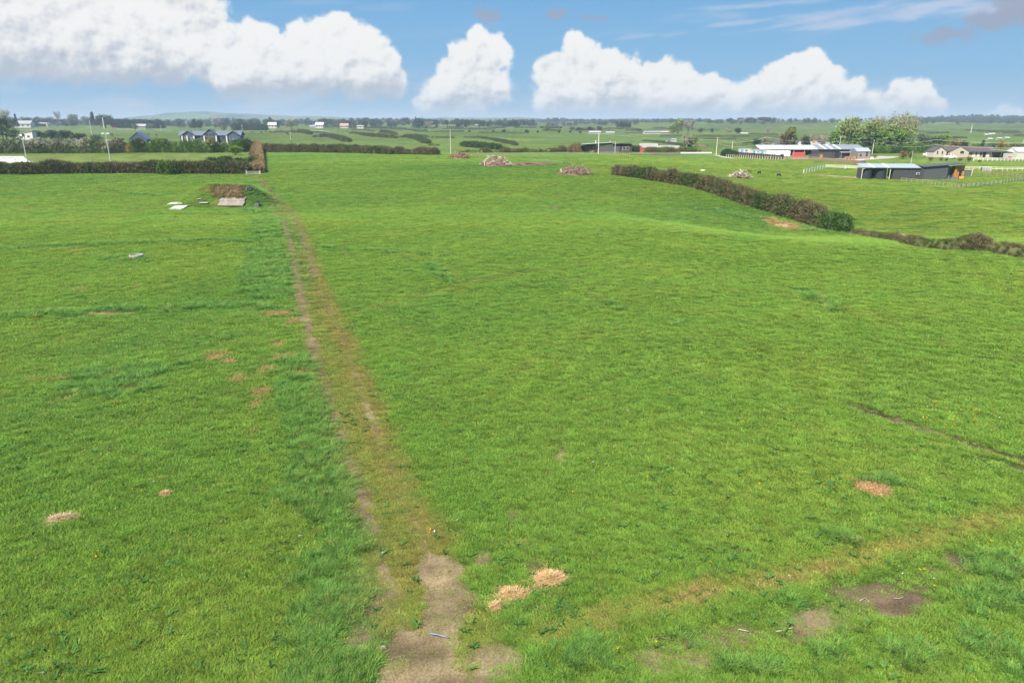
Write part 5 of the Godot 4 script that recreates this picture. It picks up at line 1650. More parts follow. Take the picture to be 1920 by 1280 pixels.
	part(bench, "backrest", box(8, 3.4, 0.6), orange, Vector3(0, 4.4, -1.4), Vector3(-0.2, 0, 0))
	for x in [-3.4, 3.4]: part(bench, "leg", box(0.9, 2.6, 2.6), orange, Vector3(x, 1.0, 0))
	var pal := building("stock_crate", "pale slatted crate beside the pen fence on the far right", "crate", 1849, 322)
	for k in 5: part(pal, "slat", box(17, 1.0, 0.5), mat("pale slat", Color(0.52, 0.52, 0.52), 0.7), Vector3(0, 0.8 + k * 1.8, 3))
	for x in [-8.0, -2.6, 2.6, 8.0]: part(pal, "post", box(0.8, 9, 0.8), mat("pale slat", Color(0.52, 0.52, 0.52), 0.7), Vector3(x, 4.2, 2.2))
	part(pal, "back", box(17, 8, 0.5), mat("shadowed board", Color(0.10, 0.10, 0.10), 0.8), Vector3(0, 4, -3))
	# modern dark house in the middle
	var h := building("house", "modern dark house with a pale slanting roof and glazed end", "house", 1138, 286)
	var plum := mat("plum grey cladding", Color(0.085, 0.080, 0.100), 0.7)
	part(h, "wall", box(38, 13, 22), plum, Vector3(5, 5, -12))
	part(h, "wall", box(24, 13, 16), mat("dark trim", Color(0.03, 0.035, 0.045), 0.5), Vector3(-28, 5, -14))
	part(h, "wall", box(33, 17, 20), mat("dark brown cladding", Color(0.055, 0.04, 0.032), 0.8), Vector3(30.5, 7, -14))
	part(h, "roof", extrude([[-48, 12.5], [12, 16.0], [12, 16.8], [-48, 13.3]], 34), mat("pale green iron", Color(0.46, 0.53, 0.54), 0.4), Vector3(0, 0, -12), Vector3(-0.16, 0, 0))
	part(h, "roof", extrude([[10, 14.0], [52, 18.6], [52, 19.4], [10, 14.8]], 28), darkroof, Vector3(0, 0, -13), Vector3(-0.05, 0, 0))
	for k in 4: window(h, Vector3(20.5 + k * 6.2, 7.5, -3.8), 5.8, 7, 0.0, mat("mauve joinery", Color(0.36, 0.30, 0.32), 0.6), 0.5)
	window(h, Vector3(-22, 8, -5.8), 7, 4, 0.0, white, 0.5)
	part(h, "flue", drum(0.9, 0.9, 6, 10), white, Vector3(-20, 19, -12))
	part(h, "flue", drum(0.4, 0.4, 6, 8), white, Vector3(7, 19, -12))
	var rs := building("shed", "small red shed between two clipped hedges", "shed", 1206, 286)
	part(rs, "wall", box(10, 9, 8), mat("red paint", Color(0.42, 0.085, 0.075), 0.6), Vector3(0, 4, -4))
	part(rs, "roof", box(11, 0.6, 9), mat("red paint", Color(0.42, 0.085, 0.075), 0.6), Vector3(0, 8.7, -4), Vector3(0.08, 0, 0))
	part(rs, "door", box(2.6, 8, 0.5), white, Vector3(6.4, 3.8, 0.2))
	var cw := building("shipping_container", "long white ribbed container behind the clipped olive hedge", "container", 1217, 279.5)
	for k in 17: part(cw, "rib", box(1.2, 9, 0.8), white, Vector3(-16 + k * 2.0, 5, 0))
	part(cw, "body", box(34, 9, 9), mat("grey seam", Color(0.50, 0.51, 0.54), 0.7), Vector3(0, 5, -4.8))
	part(cw, "roof", box(34.4, 0.4, 9.6), white, Vector3(0, 9.7, -4.6))
	var cw2 := building("shipping_container", "lower pale container right of the dark box behind the olive hedge", "container", 1254, 279.5)
	for k in 20: part(cw2, "rib", box(1.2, 6, 0.8), mat("pale slat", Color(0.52, 0.52, 0.52), 0.7), Vector3(-19 + k * 2.0, 3, 0))
	part(cw2, "body", box(40, 6, 9), mat("grey seam", Color(0.50, 0.51, 0.54), 0.7), Vector3(0, 3, -4.8))
	part(cw2, "roof", box(40.4, 0.4, 9.6), mat("pale roofing", Color(0.40, 0.42, 0.43), 0.5), Vector3(0, 6.2, -4.6))
	var db := building("water_tank", "dark square tank between the two pale containers", "tank", 1229, 279)
	part(db, "barrel", box(12, 9, 8), poly, Vector3(0, 5.5, 0.5))
	part(db, "lid", box(13, 0.7, 9), char, Vector3(0, 10.3, 0.5))
	# a row of wrapped white bales along the fence
	for k in 14:
		var b := building("wrapped_bale", "white plastic wrapped bale, %s of the row by the fence" % which(k, 14), "bale", 1278.2 + k * 4.15, 288.5, 0.0, "row of white bales by the fence")
		part(b, "wrapping", drum(1.6, 1.6, 4.0, 14), mat("white plastic wrap", Color(0.74, 0.73, 0.68), 0.4), Vector3(0, 1.5, 0), Vector3(0, 0, PI / 2))
		part(b, "end_fold", drum(0.6, 0.6, 4.1, 10), mat("grey seam", Color(0.50, 0.51, 0.54), 0.7), Vector3(0, 1.5, 0), Vector3(0, 0, PI / 2))
	# contractor's yard
	var scn := thing("windbreak", "long black cloth windbreak along the yard fence", "windbreak", spot(1380, 294))
	var black := mat("black shade cloth", Color(0.016, 0.017, 0.020), 0.85)
	var prev := Vector3.INF
	for k in 22:
		var q := spot(1374 + k * 4.2, 293.0 + k * 0.30)
		var u := metres(1.0, q)
		var l := q - scn.position
		part(scn, "post", box(0.5 * u, 9.5 * u, 0.5 * u), timber, l + Vector3(0, 4.3 * u, 0.1))
		if prev != Vector3.INF:
			var dd := l - prev
			part(scn, "panel", box(snappedf(dd.length(), 0.05), (8.4 + 0.5 * sin(k * 2.1)) * u, 0.05), black, (l + prev) * 0.5 + Vector3(0, 4.4 * u, 0), Vector3(0, atan2(-dd.z, dd.x), 0))
		prev = l
	var tk2 := building("water_tank", "small black ribbed tank at the right end of the windbreak", "tank", 1466, 298)
	part(tk2, "barrel", drum(3.4, 3.6, 8.0, 20), poly, Vector3(0, 4.0, 0))
	part(tk2, "lid", drum(1.6, 3.3, 0.8, 20), poly, Vector3(0, 8.4, 0))
	for k in 6: part(tk2, "hoop", drum(3.75, 3.75, 0.4, 20), poly, Vector3(0, 1.0 + k * 1.3, 0))
	var blue := mat("sky blue panel", Color(0.10, 0.36, 0.60), 0.5)
	for cb in [["white site cabin with a blue end farthest left in the yard", 1398, 289, 22.0, 10.0, -7.0], ["low white site cabin with a blue door in the middle of the yard", 1419, 290, 18.0, 9.0, -5.6], ["white site cabin with a blue door left of the big white trailer", 1434, 291.5, 16.0, 9.0, -5.0]]:
		var c := building("site_cabin", cb[0], "cabin", cb[1], cb[2])
		part(c, "body", box(cb[3], cb[4], 9), white, Vector3(0, cb[4] * 0.5, -4))
		part(c, "roof", box(cb[3] + 0.8, 0.6, 9.8), mat("pale roofing", Color(0.40, 0.42, 0.43), 0.5), Vector3(0, cb[4] + 0.3, -4))
		part(c, "door", box(4.6, 5.5, 0.4), blue, Vector3(cb[5], cb[4] * 0.62, 0.6))
		window(c, Vector3(cb[5] + 8.0, cb[4] * 0.68, 0.6), 4.0, 2.4, 0.0, mat("grey joinery", Color(0.13, 0.15, 0.16), 0.5), 0.3)
	var tl := building("trailer", "big plain white box trailer in the yard", "trailer", 1461, 295)
	part(tl, "body", box(42, 10, 10), mat("bright white panel", Color(0.80, 0.80, 0.80), 0.45), Vector3(-1, 7, -4))
	for x in [-14.0, -10.0, 14.0]:
		for z in [0.6, -8.6]: part(tl, "wheel", drum(1.6, 1.6, 1.0, 14), mat("tyre rubber", Color(0.02, 0.02, 0.02), 0.9), Vector3(x, 1.4, z), Vector3(PI / 2, 0, 0))
	part(tl, "chassis", box(40, 0.8, 7), char, Vector3(-1, 1.8, -4))
	var ls := building("shed", "long open fronted shed with a white roof behind the trailer", "shed", 1478, 291)
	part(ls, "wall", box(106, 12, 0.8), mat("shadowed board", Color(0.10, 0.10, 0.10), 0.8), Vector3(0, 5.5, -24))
	part(ls, "wall", box(23, 11, 23), mat("pale blue iron", Color(0.36, 0.42, 0.47), 0.5), Vector3(-42, 5.0, -12.5))
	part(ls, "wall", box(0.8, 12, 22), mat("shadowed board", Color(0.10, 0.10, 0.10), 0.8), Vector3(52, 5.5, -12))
	part(ls, "roof", extrude([[-26, 16.8], [2.5, 10.6], [2.5, 11.4], [-26, 17.6]], 108), mat("white roofing", Color(0.66, 0.69, 0.72), 0.4), Vector3(0, 0, 0), Vector3(0, -PI / 2, 0))
	for x in [-30.0, -10.0, 10.0, 30.0, 52.0]: part(ls, "post", box(0.9, 11, 0.9), white, Vector3(x, 5, 0))
	var rc := building("shipping_container", "red shipping container in the open fronted shed's yard", "container", 1499, 296)
	var red := mat("container red", Color(0.45, 0.075, 0.06), 0.6)
	part(rc, "body", box(21, 10, 9), red, Vector3(0, 5, -4.8))
	for k in 10: part(rc, "rib", box(1.1, 9.4, 0.5), red, Vector3(-9.6 + k * 2.1, 5, -0.1))
	part(rc, "door", box(0.4, 9, 8), mat("container red door", Color(0.52, 0.10, 0.08), 0.6), Vector3(10.7, 5, -4.8))
	var wp := building("firewood_stack", "dark stack of firewood with an orange end right of the red container", "wood stack", 1529, 298)
	part(wp, "bearer", box(21, 1.0, 6), timber, Vector3(0, 0.4, -3))
	for k in 33: part(wp, "log", drum(0.95, 0.95, 5.6, 8), mat("log end %d" % (k % 3), [Color(0.12, 0.09, 0.07), Color(0.18, 0.13, 0.09), Color(0.08, 0.065, 0.055)][k % 3], 0.9), Vector3(-9.5 + (k % 11) * 1.75 + (0.8 if (k / 11) % 2 else 0.0), 1.9 + (k / 11) * 1.8, -2.6), Vector3(PI / 2, 0, 0))
	part(wp, "end_board", box(5.5, 8, 6.4), mat("orange timber", Color(0.45, 0.22, 0.06), 0.7), Vector3(10.5, 4.2, -3))
	part(wp, "cover", box(23, 0.5, 7), darkroof, Vector3(-1, 7.6, -3), Vector3(0.05, 0, 0))
	var bn := building("barn", "large charcoal barn with three clear strips in its roof", "barn", 1570, 297)
	part(bn, "wall", box(66, 16, 30), char, Vector3(-4, 7.5, -16))
	part(bn, "roof", extrude([[-32, 23.4], [1.6, 16.4], [1.6, 17.2], [-32, 24.2]], 88), mat("mid grey iron", Color(0.24, 0.27, 0.30), 0.4, 0.2), Vector3(7, 0, 0), Vector3(0, -PI / 2, 0))
	for x in [-24.0, -11.0, 3.0]: part(bn, "clear_roof_strip", extrude([[-31.6, 23.35], [1.4, 16.42], [1.4, 17.5], [-31.6, 24.5]], 3.2), clear, Vector3(x, 0, 0), Vector3(0, -PI / 2, 0))
	part(bn, "door", box(8, 13, 0.6), mat("dark doorway", Color(0.02, 0.02, 0.022), 0.5), Vector3(-1, 6, -0.8))
	part(bn, "awning", box(19, 0.8, 6), iron, Vector3(13, 11.6, 2), Vector3(0.12, 0, 0))
	for x in [5.0, 21.5]: part(bn, "post", box(0.7, 11, 0.7), timber, Vector3(x, 5, 4.4))
	var b2 := building("barn", "mauve brown barn wing with small dark windows", "barn", 1614, 298, 0.30)
	gabled(b2, 18, 14, 19.5, 30, mat("mauve cladding", Color(0.30, 0.235, 0.21), 0.75), mat("blue grey iron roofing", Color(0.36, 0.42, 0.48), 0.35, 0.2), Vector3(4, 0, -8), PI / 2 - 0.1)
	part(b2, "gable_end", extrude([[-8.8, -1.5], [8.8, -1.5], [8.8, 13.8], [0, 19.3], [-8.8, 13.8]], 0.6), mat("grey green cladding", Color(0.13, 0.15, 0.15), 0.7), Vector3(-11.6, 0, -6.4), Vector3(0, PI / 2 - 0.1 + PI, 0))
	for w in [[-2.0, 7.5, 4.0], [11.0, 7.5, 4.0], [11.0, 12.0, 4.0]]: part(b2, "window", box(w[2], 2.2, 0.6), mat("dark trim", Color(0.03, 0.035, 0.045), 0.5), Vector3(w[0], w[1], 1.3 + w[0] * 0.09), Vector3(0, -0.1, 0))
	var tb := building("water_tank", "low wide dark tank in the fence line below the mauve barn", "tank", 1613, 307)
	part(tb, "barrel", drum(8.4, 8.6, 6.5, 28), mat("slate tank plastic", Color(0.085, 0.105, 0.13), 0.5), Vector3(0, 3.2, 0))
	part(tb, "rim", drum(8.8, 8.8, 0.6, 28), mat("pale roofing", Color(0.40, 0.42, 0.43), 0.5), Vector3(0, 6.6, 0))
	var ut := building("trailer", "rust red flat trailer beside the parked cars", "trailer", 1591, 299)
	part(ut, "deck", box(17, 0.9, 7), mat("rust paint", Color(0.32, 0.14, 0.08), 0.7), Vector3(0, 2.4, 0))
	for k in 8: part(ut, "side_board", box(1.9, 3.4, 0.4), mat("rust paint", Color(0.32, 0.14, 0.08), 0.7), Vector3(-7.4 + k * 2.1, 4.5, 3.4))
	part(ut, "tail_ramp", box(4, 4, 6), mat("orange timber", Color(0.45, 0.22, 0.06), 0.7), Vector3(10, 3.4, 0), Vector3(0, 0, -0.5))
	for x in [-3.0, 2.0]: part(ut, "wheel", drum(1.2, 1.2, 0.8, 12), mat("tyre rubber", Color(0.02, 0.02, 0.02), 0.9), Vector3(x, 1.0, 3.6), Vector3(PI / 2, 0, 0))
	car("silver wagon parked in front of the charcoal barn", 1568, 295, 16, mat("silver paint", Color(0.46, 0.50, 0.56), 0.3, 0.3), 0.2, false, "cars in the barn yard")
	car("dark blue car parked right of the silver wagon", 1578, 297, 13, mat("dark blue paint", Color(0.03, 0.04, 0.10), 0.3), 2.9, false, "cars in the barn yard")
	car("white car in front of the left gable of the brick house", 1742, 293, 20, mat("white car paint", Color(0.75, 0.75, 0.75), 0.25), 0.1, false, "cars at the brick house")
	car("white pickup truck in front of the big gable of the brick house", 1782, 297, 21, mat("white car paint", Color(0.75, 0.75, 0.75), 0.25), -0.1, true, "cars at the brick house")
	car("white van glimpsed left of the small red shed", 1192, 283, 14, mat("white car paint", Color(0.75, 0.75, 0.75), 0.25), 0.1, false)
	car("red car on the far road at the left", 213, 241, 7.5, mat("red car paint", Color(0.5, 0.04, 0.03), 0.3), 0.1, false)
	heap("sand_heap", "small white heap beside the mauve barn", "heap", 1635, 297, 7, 2.5, 0.7, 0.0, mat("white sand", Color(0.70, 0.68, 0.62), 0.9), [], 0, 81)
	# old house roofs behind the yard
	var oh := building("house", "old dark roofed house behind the white roofed shed", "house", 1478, 278)
	gabled(oh, 16, 8, 15, 58, mat("grey blue wall", Color(0.22, 0.26, 0.30), 0.7), darkroof, Vector3.ZERO, PI / 2)
	for x in [-14.0, 10.0]: window(oh, Vector3(x, 5, 8), 5, 4)
	gabled(oh, 10, 9, 15, 10, white, darkroof, Vector3(16, 0, 5))
	part(oh, "chimney", box(2, 6, 2), white, Vector3(-2, 15, 0))
	var oh2 := building("house", "old brown house with a terracotta chimney behind the charcoal barn", "house", 1535, 280)
	gabled(oh2, 14, 8, 14, 34, mat("dark brown cladding", Color(0.055, 0.04, 0.032), 0.8), mat("grey roofing", Color(0.26, 0.27, 0.29), 0.5), Vector3.ZERO, PI / 2)
	part(oh2, "chimney", box(3, 8, 3), mat("terracotta", Color(0.40, 0.17, 0.10), 0.8), Vector3(-12, 13, 2))
	window(oh2, Vector3(5, 4.5, 7), 6, 3.5)
	# brick house on the right
	var brick := mat("pale pink brick", Color(0.46, 0.385, 0.325), 0.85)
	var tile := mat("dark tile roofing", Color(0.075, 0.062, 0.068), 0.7)
	var bh := building("house", "long pale brick house with a dark roof and two front gables", "house", 1806, 294.5)
	part(bh, "wall", box(58, 13, 20), brick, Vector3(28, 4.5, -14))
	part(bh, "roof", extrude(chevron(24, 10.6, 18.6, 0.6, 1.6), 100), tile, Vector3(12, 0, -14), Vector3(0, PI / 2, 0))
	gabled(bh, 36, 10.4, 19.6, 26, brick, tile, Vector3(-10, 0, -10))
	gabled(bh, 24, 10.6, 18.6, 24, mat("pale grey pink brick", Color(0.48, 0.42, 0.37), 0.85), tile, Vector3(-47, 0, -7))
	part(bh, "wall", box(24, 11, 14), brick, Vector3(-31, 4, -15))
	window(bh, Vector3(-5, 9.0, 3.1), 9, 6.5, 0.0, mat("pale slat", Color(0.52, 0.52, 0.52), 0.7), 0.4)
	for x in [-52.0, -43.0]: window(bh, Vector3(x, 8.5, 5.1), 3.4, 7.0, 0.0, mat("pale slat", Color(0.52, 0.52, 0.52), 0.7), 0.4)
	for x in [24.0, 32.0, 50.0]:
		part(bh, "white_panel", box(5.5, 10, 0.5), mat("cream panel", Color(0.70, 0.64, 0.56), 0.7), Vector3(x - 1.5, 5, -3.8))
		window(bh, Vector3(x + 3.4, 5, -3.8), 3.6, 8)
	part(bh, "door", box(5, 10.5, 0.6), mat("dark doorway", Color(0.02, 0.02, 0.022), 0.5), Vector3(42, 5.2, -3.8))
	window(bh, Vector3(17, 6, -3.8), 3.0, 5)
	var ca := building("carport", "open carport with a white roof right of the brick house", "carport", 1883, 297)
	part(ca, "roof", extrude([[-16, 15.6], [15, 11.0], [15, 11.7], [-16, 16.3]], 22), white, Vector3(0, 0, -8))
	for x in [-8.0, 14.0]: part(ca, "post", box(0.7, 13, 0.7), mat("grey slat", Color(0.10, 0.105, 0.115), 0.8), Vector3(x, 6, 2.4))
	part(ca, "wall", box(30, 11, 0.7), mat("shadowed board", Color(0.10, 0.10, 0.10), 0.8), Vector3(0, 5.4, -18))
	var bx := building("box_truck", "small grey box truck with a red cab under the carport", "truck", 1890, 297.5)
	part(bx, "body", box(15, 8, 6), mat("pale roofing", Color(0.40, 0.42, 0.43), 0.5), Vector3(0, 6.0, 0))
	part(bx, "cab", box(6, 4.5, 5.6), mat("red paint", Color(0.42, 0.085, 0.075), 0.6), Vector3(1, 2.2, 1.4))
	for x in [-4.5, 5.5]: part(bx, "wheel", drum(1.1, 1.1, 0.8, 12), mat("tyre rubber", Color(0.02, 0.02, 0.02), 0.9), Vector3(x, 1.1, 3.0), Vector3(PI / 2, 0, 0))
	var rh := building("house", "pale house cut off by the right edge of the view", "house", 1926, 297)
	gabled(rh, 30, 13, 20, 62, mat("pale grey wall", Color(0.50, 0.50, 0.46), 0.75), mat("pale green iron", Color(0.46, 0.53, 0.54), 0.4), Vector3.ZERO, PI / 2)
	window(rh, Vector3(-6, 7, 15), 6, 5)
	# far right slope: scattered white buildings
	for w in [["highest of the white buildings scattered on the far right slope", 1849, 254, 5.0], ["middle of three white buildings on the far right slope", 1856, 253, 4.0], ["white building right of the middle one on the far right slope", 1862, 252.5, 6.0], ["white building lowest on the far right slope", 1856, 262, 8.0], ["long white building near the edge on the far right slope", 1874, 261, 9.0], ["white building nearest the right edge on the far slope", 1888, 260, 8.0]]:
		plain_house(w[0], w[1], w[2], w[3], 1.8, 2.8, white, mat("pale roofing", Color(0.40, 0.42, 0.43), 0.5), 0.1, 1, "white buildings on the far right slope")

# ---------------------------------------------------------------- fences, gates, poles and lines
func fences_and_poles() -> void:
	var timber := mat("pole timber", Color(0.30, 0.25, 0.20), 0.85)
	var batten := mat("bleached wood", Color(0.58, 0.50, 0.40), 0.85)
	var white := mat("white rail", Color(0.70, 0.68, 0.62), 0.6)
	var wire := mat("aluminium wire", Color(0.60, 0.60, 0.58), 0.45)
	fence("grey batten fence behind the heaps of branches", [[858, 292], [920, 292], [985, 293], [1085, 291]], 6.0, 3.6, 1, mat("grey batten", Color(0.30, 0.28, 0.25), 0.85), wire, 0.10, 0.6)
	fence("pale batten fence in front of the modern dark house", [[1088, 291], [1180, 291], [1276, 290]], 6.0, 3.6, 1, mat("brown grey batten", Color(0.38, 0.33, 0.26), 0.85), wire, 0.10, 0.6)
	fence("short run of battens right of the largest branch heap", [[1000, 305], [1054, 308]], 6.0, 4.2, 1, mat("grey batten", Color(0.30, 0.28, 0.25), 0.85), wire, 0.08, 0.6)
	fence("pale batten fence in front of the black windbreak", [[1362, 295], [1420, 298], [1470, 300.5]], 5.5, 5.2, 1, batten, wire, 0.1, 0.8)
	fence("dark batten fence below the contractor's yard", [[1472, 300], [1540, 302], [1600, 308], [1625, 313]], 7.0, 2.3, 2, mat("brown batten", Color(0.22, 0.15, 0.10), 0.9), timber, 0.7, 0.8)
	fence("white three rail fence round the small pen left of the near shed", [[1507, 325], [1528, 320], [1548, 315.5], [1585, 317], [1620, 318.5]], 8.0, 26.0, 3, white, white, 0.75, 1.1)
	fence("low pale rail along the front of the two tanks", [[1612, 331], [1640, 334], [1668, 335.5], [1694, 333]], 3.0, 9.0, 1, white, batten, 0.8, 1.2)
	fence("thin dark post fence below the near shed", [[1690, 340], [1740, 345], [1792, 352]], 7.0, 11.5, 1, timber, wire, 0.22, 0.9)
	fence("pale mesh fence with dark posts in the right foreground of the shed", [[1793, 352], [1830, 349], [1880, 343.5], [1940, 336]], 7.5, 17.0, 4, mat("dark post", Color(0.12, 0.10, 0.08), 0.9), mat("pale netting", Color(0.55, 0.60, 0.48), 0.7), 0.35, 1.4)
	fence("dark post and rail fence round the lawn behind the shed", [[1838, 324], [1870, 328], [1900, 331], [1945, 337]], 6.0, 10.0, 2, timber, mat("brown batten", Color(0.22, 0.15, 0.10), 0.9), 0.7, 1.1)
	fence("pale rail fence across the far side of the shed lawn", [[1798, 318], [1836, 318.5], [1880, 320], [1945, 320]], 6.5, 9.0, 2, batten, white, 0.8, 0.9)
	fence("white rail fence in front of the brick house garden", [[1826, 301], [1870, 301.5], [1945, 301]], 5.5, 8.0, 2, white, white, 0.9, 0.9)
	var g := building("farm_gate", "grey barred gate between the two brown hedges at the head of the track", "gate", 476, 327)
	for x in [-14.0, 11.5]: part(g, "gate_post", box(1.4, 8, 1.4), batten, Vector3(x, 3.4, 0))
	for k in 4: part(g, "bar", box(25, 0.6, 0.5), mat("galvanised bar", Color(0.55, 0.55, 0.54), 0.4, 0.5), Vector3(-1.2, 1.2 + k * 1.5, 0))
	# lamp standards over the mown paddock
	for l in [["tall pale lamp standard with a square head on the far left", 52, 311, 252, 40.0], ["tall pale lamp standard with twin heads above the brown hedge", 208, 311, 251, 200.0]]:
		var p := spot(l[1], l[2])
		var u := metres(1.0, p)
		var h := rise(p, l[1], l[3])
		var o := thing("lamp_standard", l[0], "lamp post", p, 0.0, "floodlight poles of the mown paddock")
		var pm := mat("pale green pole", Color(0.42, 0.50, 0.46), 0.5)
		part(o, "shaft", drum(0.55 * u, 1.0 * u, h, 12), pm, Vector3(0, h * 0.5, 0))
		if l[1] < 100:
			part(o, "lamp_head", box(8 * u, 5.5 * u, 2 * u), mat("dark lamp housing", Color(0.05, 0.05, 0.06), 0.5), Vector3(0, h - 1.0 * u, 0))
			part(o, "lens", box(4.5 * u, 3.5 * u, 0.4 * u), mat("lamp lens", Color(0.7, 0.7, 0.7), 0.15), Vector3(-1.0 * u, h - 1.0 * u, 1.1 * u))
		else:
			part(o, "crossarm", box(12 * u, 0.8 * u, 0.8 * u), pm, Vector3(0, h, 0))
			for x in [-4.6, 4.6]: part(o, "lamp_head", box(4.4 * u, 1.8 * u, 3 * u), mat("white lamp housing", Color(0.70, 0.70, 0.68), 0.4), Vector3(x * u, h + 0.9 * u, 0))
	pole("grey power pole behind the blossom hedge", 174, 266, 226, 0.0)
	pole("leaning pale bare trunk in the dark windswept tree", 195, 241, 220, 0.0, 0.0, 2.0, "", "dead_trunk")
	pole("thin white pole beside the reddish branch heap", 845, 288, 242, 3.0)
	pole("power pole left of the modern dark house's front", 1122, 289, 246, 7.0, 0.0, 2.0)
	pole("shorter pole in front of the modern dark house", 1153, 289, 265, 0.0)
	pole("leaning power pole right of the row of white bales", 1343, 291, 257, 9.0, 0.0, 1.6)
	pole("shorter power pole above the left end of the windbreak", 1372, 289, 264, 7.0, 0.0, 1.4)
	pole("small post behind the left end of the windbreak", 1357, 284, 277, 0.0, 0.0, 0.8)
	pole("power pole in front of the large charcoal barn", 1572, 293, 254, 6.0, 0.0, 1.6)
	pole("faint pole among the tall trees on the right", 1636, 288, 262, 0.0, 0.0, 1.2)
	pole("thin lamp pole behind the near shed", 1708, 310, 281, 0.0, 0.0, 0.8)
	pole("white pole standing on the far right hillside", 1821, 249, 234, 3.0, 0.0, 1.2)
	pole("small pole on the far road behind the blue house", 454, 245, 234, 2.5, 0.0, 0.8, "small poles along the far road")
	pole("small pole on the far road left of the blue house", 302, 245, 235, 2.5, 0.0, 0.8, "small poles along the far road")
	pole("small pole in the far paddock right of the black cows", 545, 262, 240, 0.0, 0.0, 0.6, "small poles along the far road")
	pole("short leaning pole at the right edge above the pale house", 1917, 276, 262, 0.0, 0.0, 1.0)
	cable("overhead_line", "pair of overhead wires passing in front of the tall trees", [up(1343, 291, 261), up(1440, 291, 257, 230.0), up(1572, 293, 257), up(1636, 288, 258), up(1760, 288, 262, 250.0), up(1960, 288, 268, 250.0)], 2, 1.7, 0.035)
	cable("overhead_line", "single overhead wire from the modern dark house to the leaning pole", [up(1122, 289, 250), up(1343, 291, 262)], 1, 1.0, 0.035)
	# roads
	for rd in [["far_road", "thin pale road across the far left paddocks", [[-40, 244], [60, 243], [170, 240], [320, 245]], 4.0], ["far_road", "thin pale road below the far trees beyond the blue house", [[440, 245], [520, 244.5], [600, 245], [640, 247]], 5.0], ["yard_path", "grey gravel of the contractor's yard", [[1478, 297], [1540, 297.5], [1600, 299], [1650, 296], [1668, 293]], 9.0], ["pen_path", "bare brown path in the small pen left of the near shed", [[1532, 328], [1560, 330], [1600, 333], [1615, 332]], 4.0], ["yard_path", "pale gravel at the gateway left of the windbreak", [[1344, 291], [1360, 295], [1376, 297]], 3.0]]:
		var st := SurfaceTool.new()
		st.begin(Mesh.PRIMITIVE_TRIANGLES)
		var pts: Array[Vector3] = []
		for p in rd[2]: pts.append(spot(p[0], p[1]))
		var was := []
		for k in pts.size() - 1:
			var n := maxi(2, int(pts[k].distance_to(pts[k + 1]) / 6.0))
			for i in n + 1:
				var c := pts[k].lerp(pts[k + 1], float(i) / n)
				var d := (pts[k + 1] - pts[k]).normalized()
				var side: Vector3 = Vector3(-d.z, 0, d.x).normalized() * rd[3] * 0.5
				var a: Vector3 = c - side
				var b: Vector3 = c + side
				a.y = ground(a.x, a.z) + 0.06
				b.y = ground(b.x, b.z) + 0.06
				if was.size():
					tri(st, was[0], b, a)
					tri(st, was[0], was[1], b)
				was = [a, b]
		st.generate_normals()
		var o := MeshInstance3D.new()
		o.name = numbered(rd[0])
		o.mesh = st.commit()
		o.material_override = mat("brown dirt", Color(0.30, 0.22, 0.14), 0.95) if rd[0] == "pen_path" else mat("pale gravel", Color(0.33, 0.32, 0.29), 0.95)
		add_child(o, true)
		tag(o, rd[1], "", "", "structure")

func animals() -> void:
	var black := mat("black hide", Color(0.018, 0.016, 0.016), 0.7)
	var brown := mat("dark brown hide", Color(0.075, 0.040, 0.024), 0.75)
	var pied := mat("black and white hide", Color(0.050, 0.038, 0.032), 0.7)
	cow("dark brown cow half hidden behind the grey branch heap", 1406, 324.5, 8.5, 2.2, false, brown, "cows in the paddock on the right")
	cow("black cow grazing in the middle of the three on the right", 1424, 326.5, 8.5, 3.6, true, black, "cows in the paddock on the right")
	cow("dark cow with a pale udder farthest right of the three", 1460, 332.0, 10.5, 0.5, true, pied, "cows in the paddock on the right")
	var k := 0
	for c in [[471, 249], [476, 249.5], [490, 249], [498, 248.5], [507, 249.5], [515, 250], [527, 248.5], [537, 251], [540, 253.5], [552, 250], [558, 249.5], [546, 257]]:
		cow("black cow of the distant herd right of the blue house, %s" % ("alone and lowest" if k == 11 else which(k, 13)), c[0], c[1], 4.2, k * 1.9, k % 3 > 0, black, "distant herd of black cows")
		k += 1
	cow("black cow just right of the small gabled shed", 277, 254, 4.5, 0.3, true, black, "pair of far cows by the gabled shed")
	cow("black cow farther right of the small gabled shed", 293, 254.5, 4.5, 2.8, true, black, "pair of far cows by the gabled shed")
	for c in [[635, 246], [642, 247.5], [651, 246.5], [662, 247]]:
		cow("tiny black cow in the far paddock right of the white houses, %s" % which(k - 12, 4), c[0], c[1], 3.0, c[0] * 1.3, true, black, "tiny far cows right of the white houses")
		k += 1

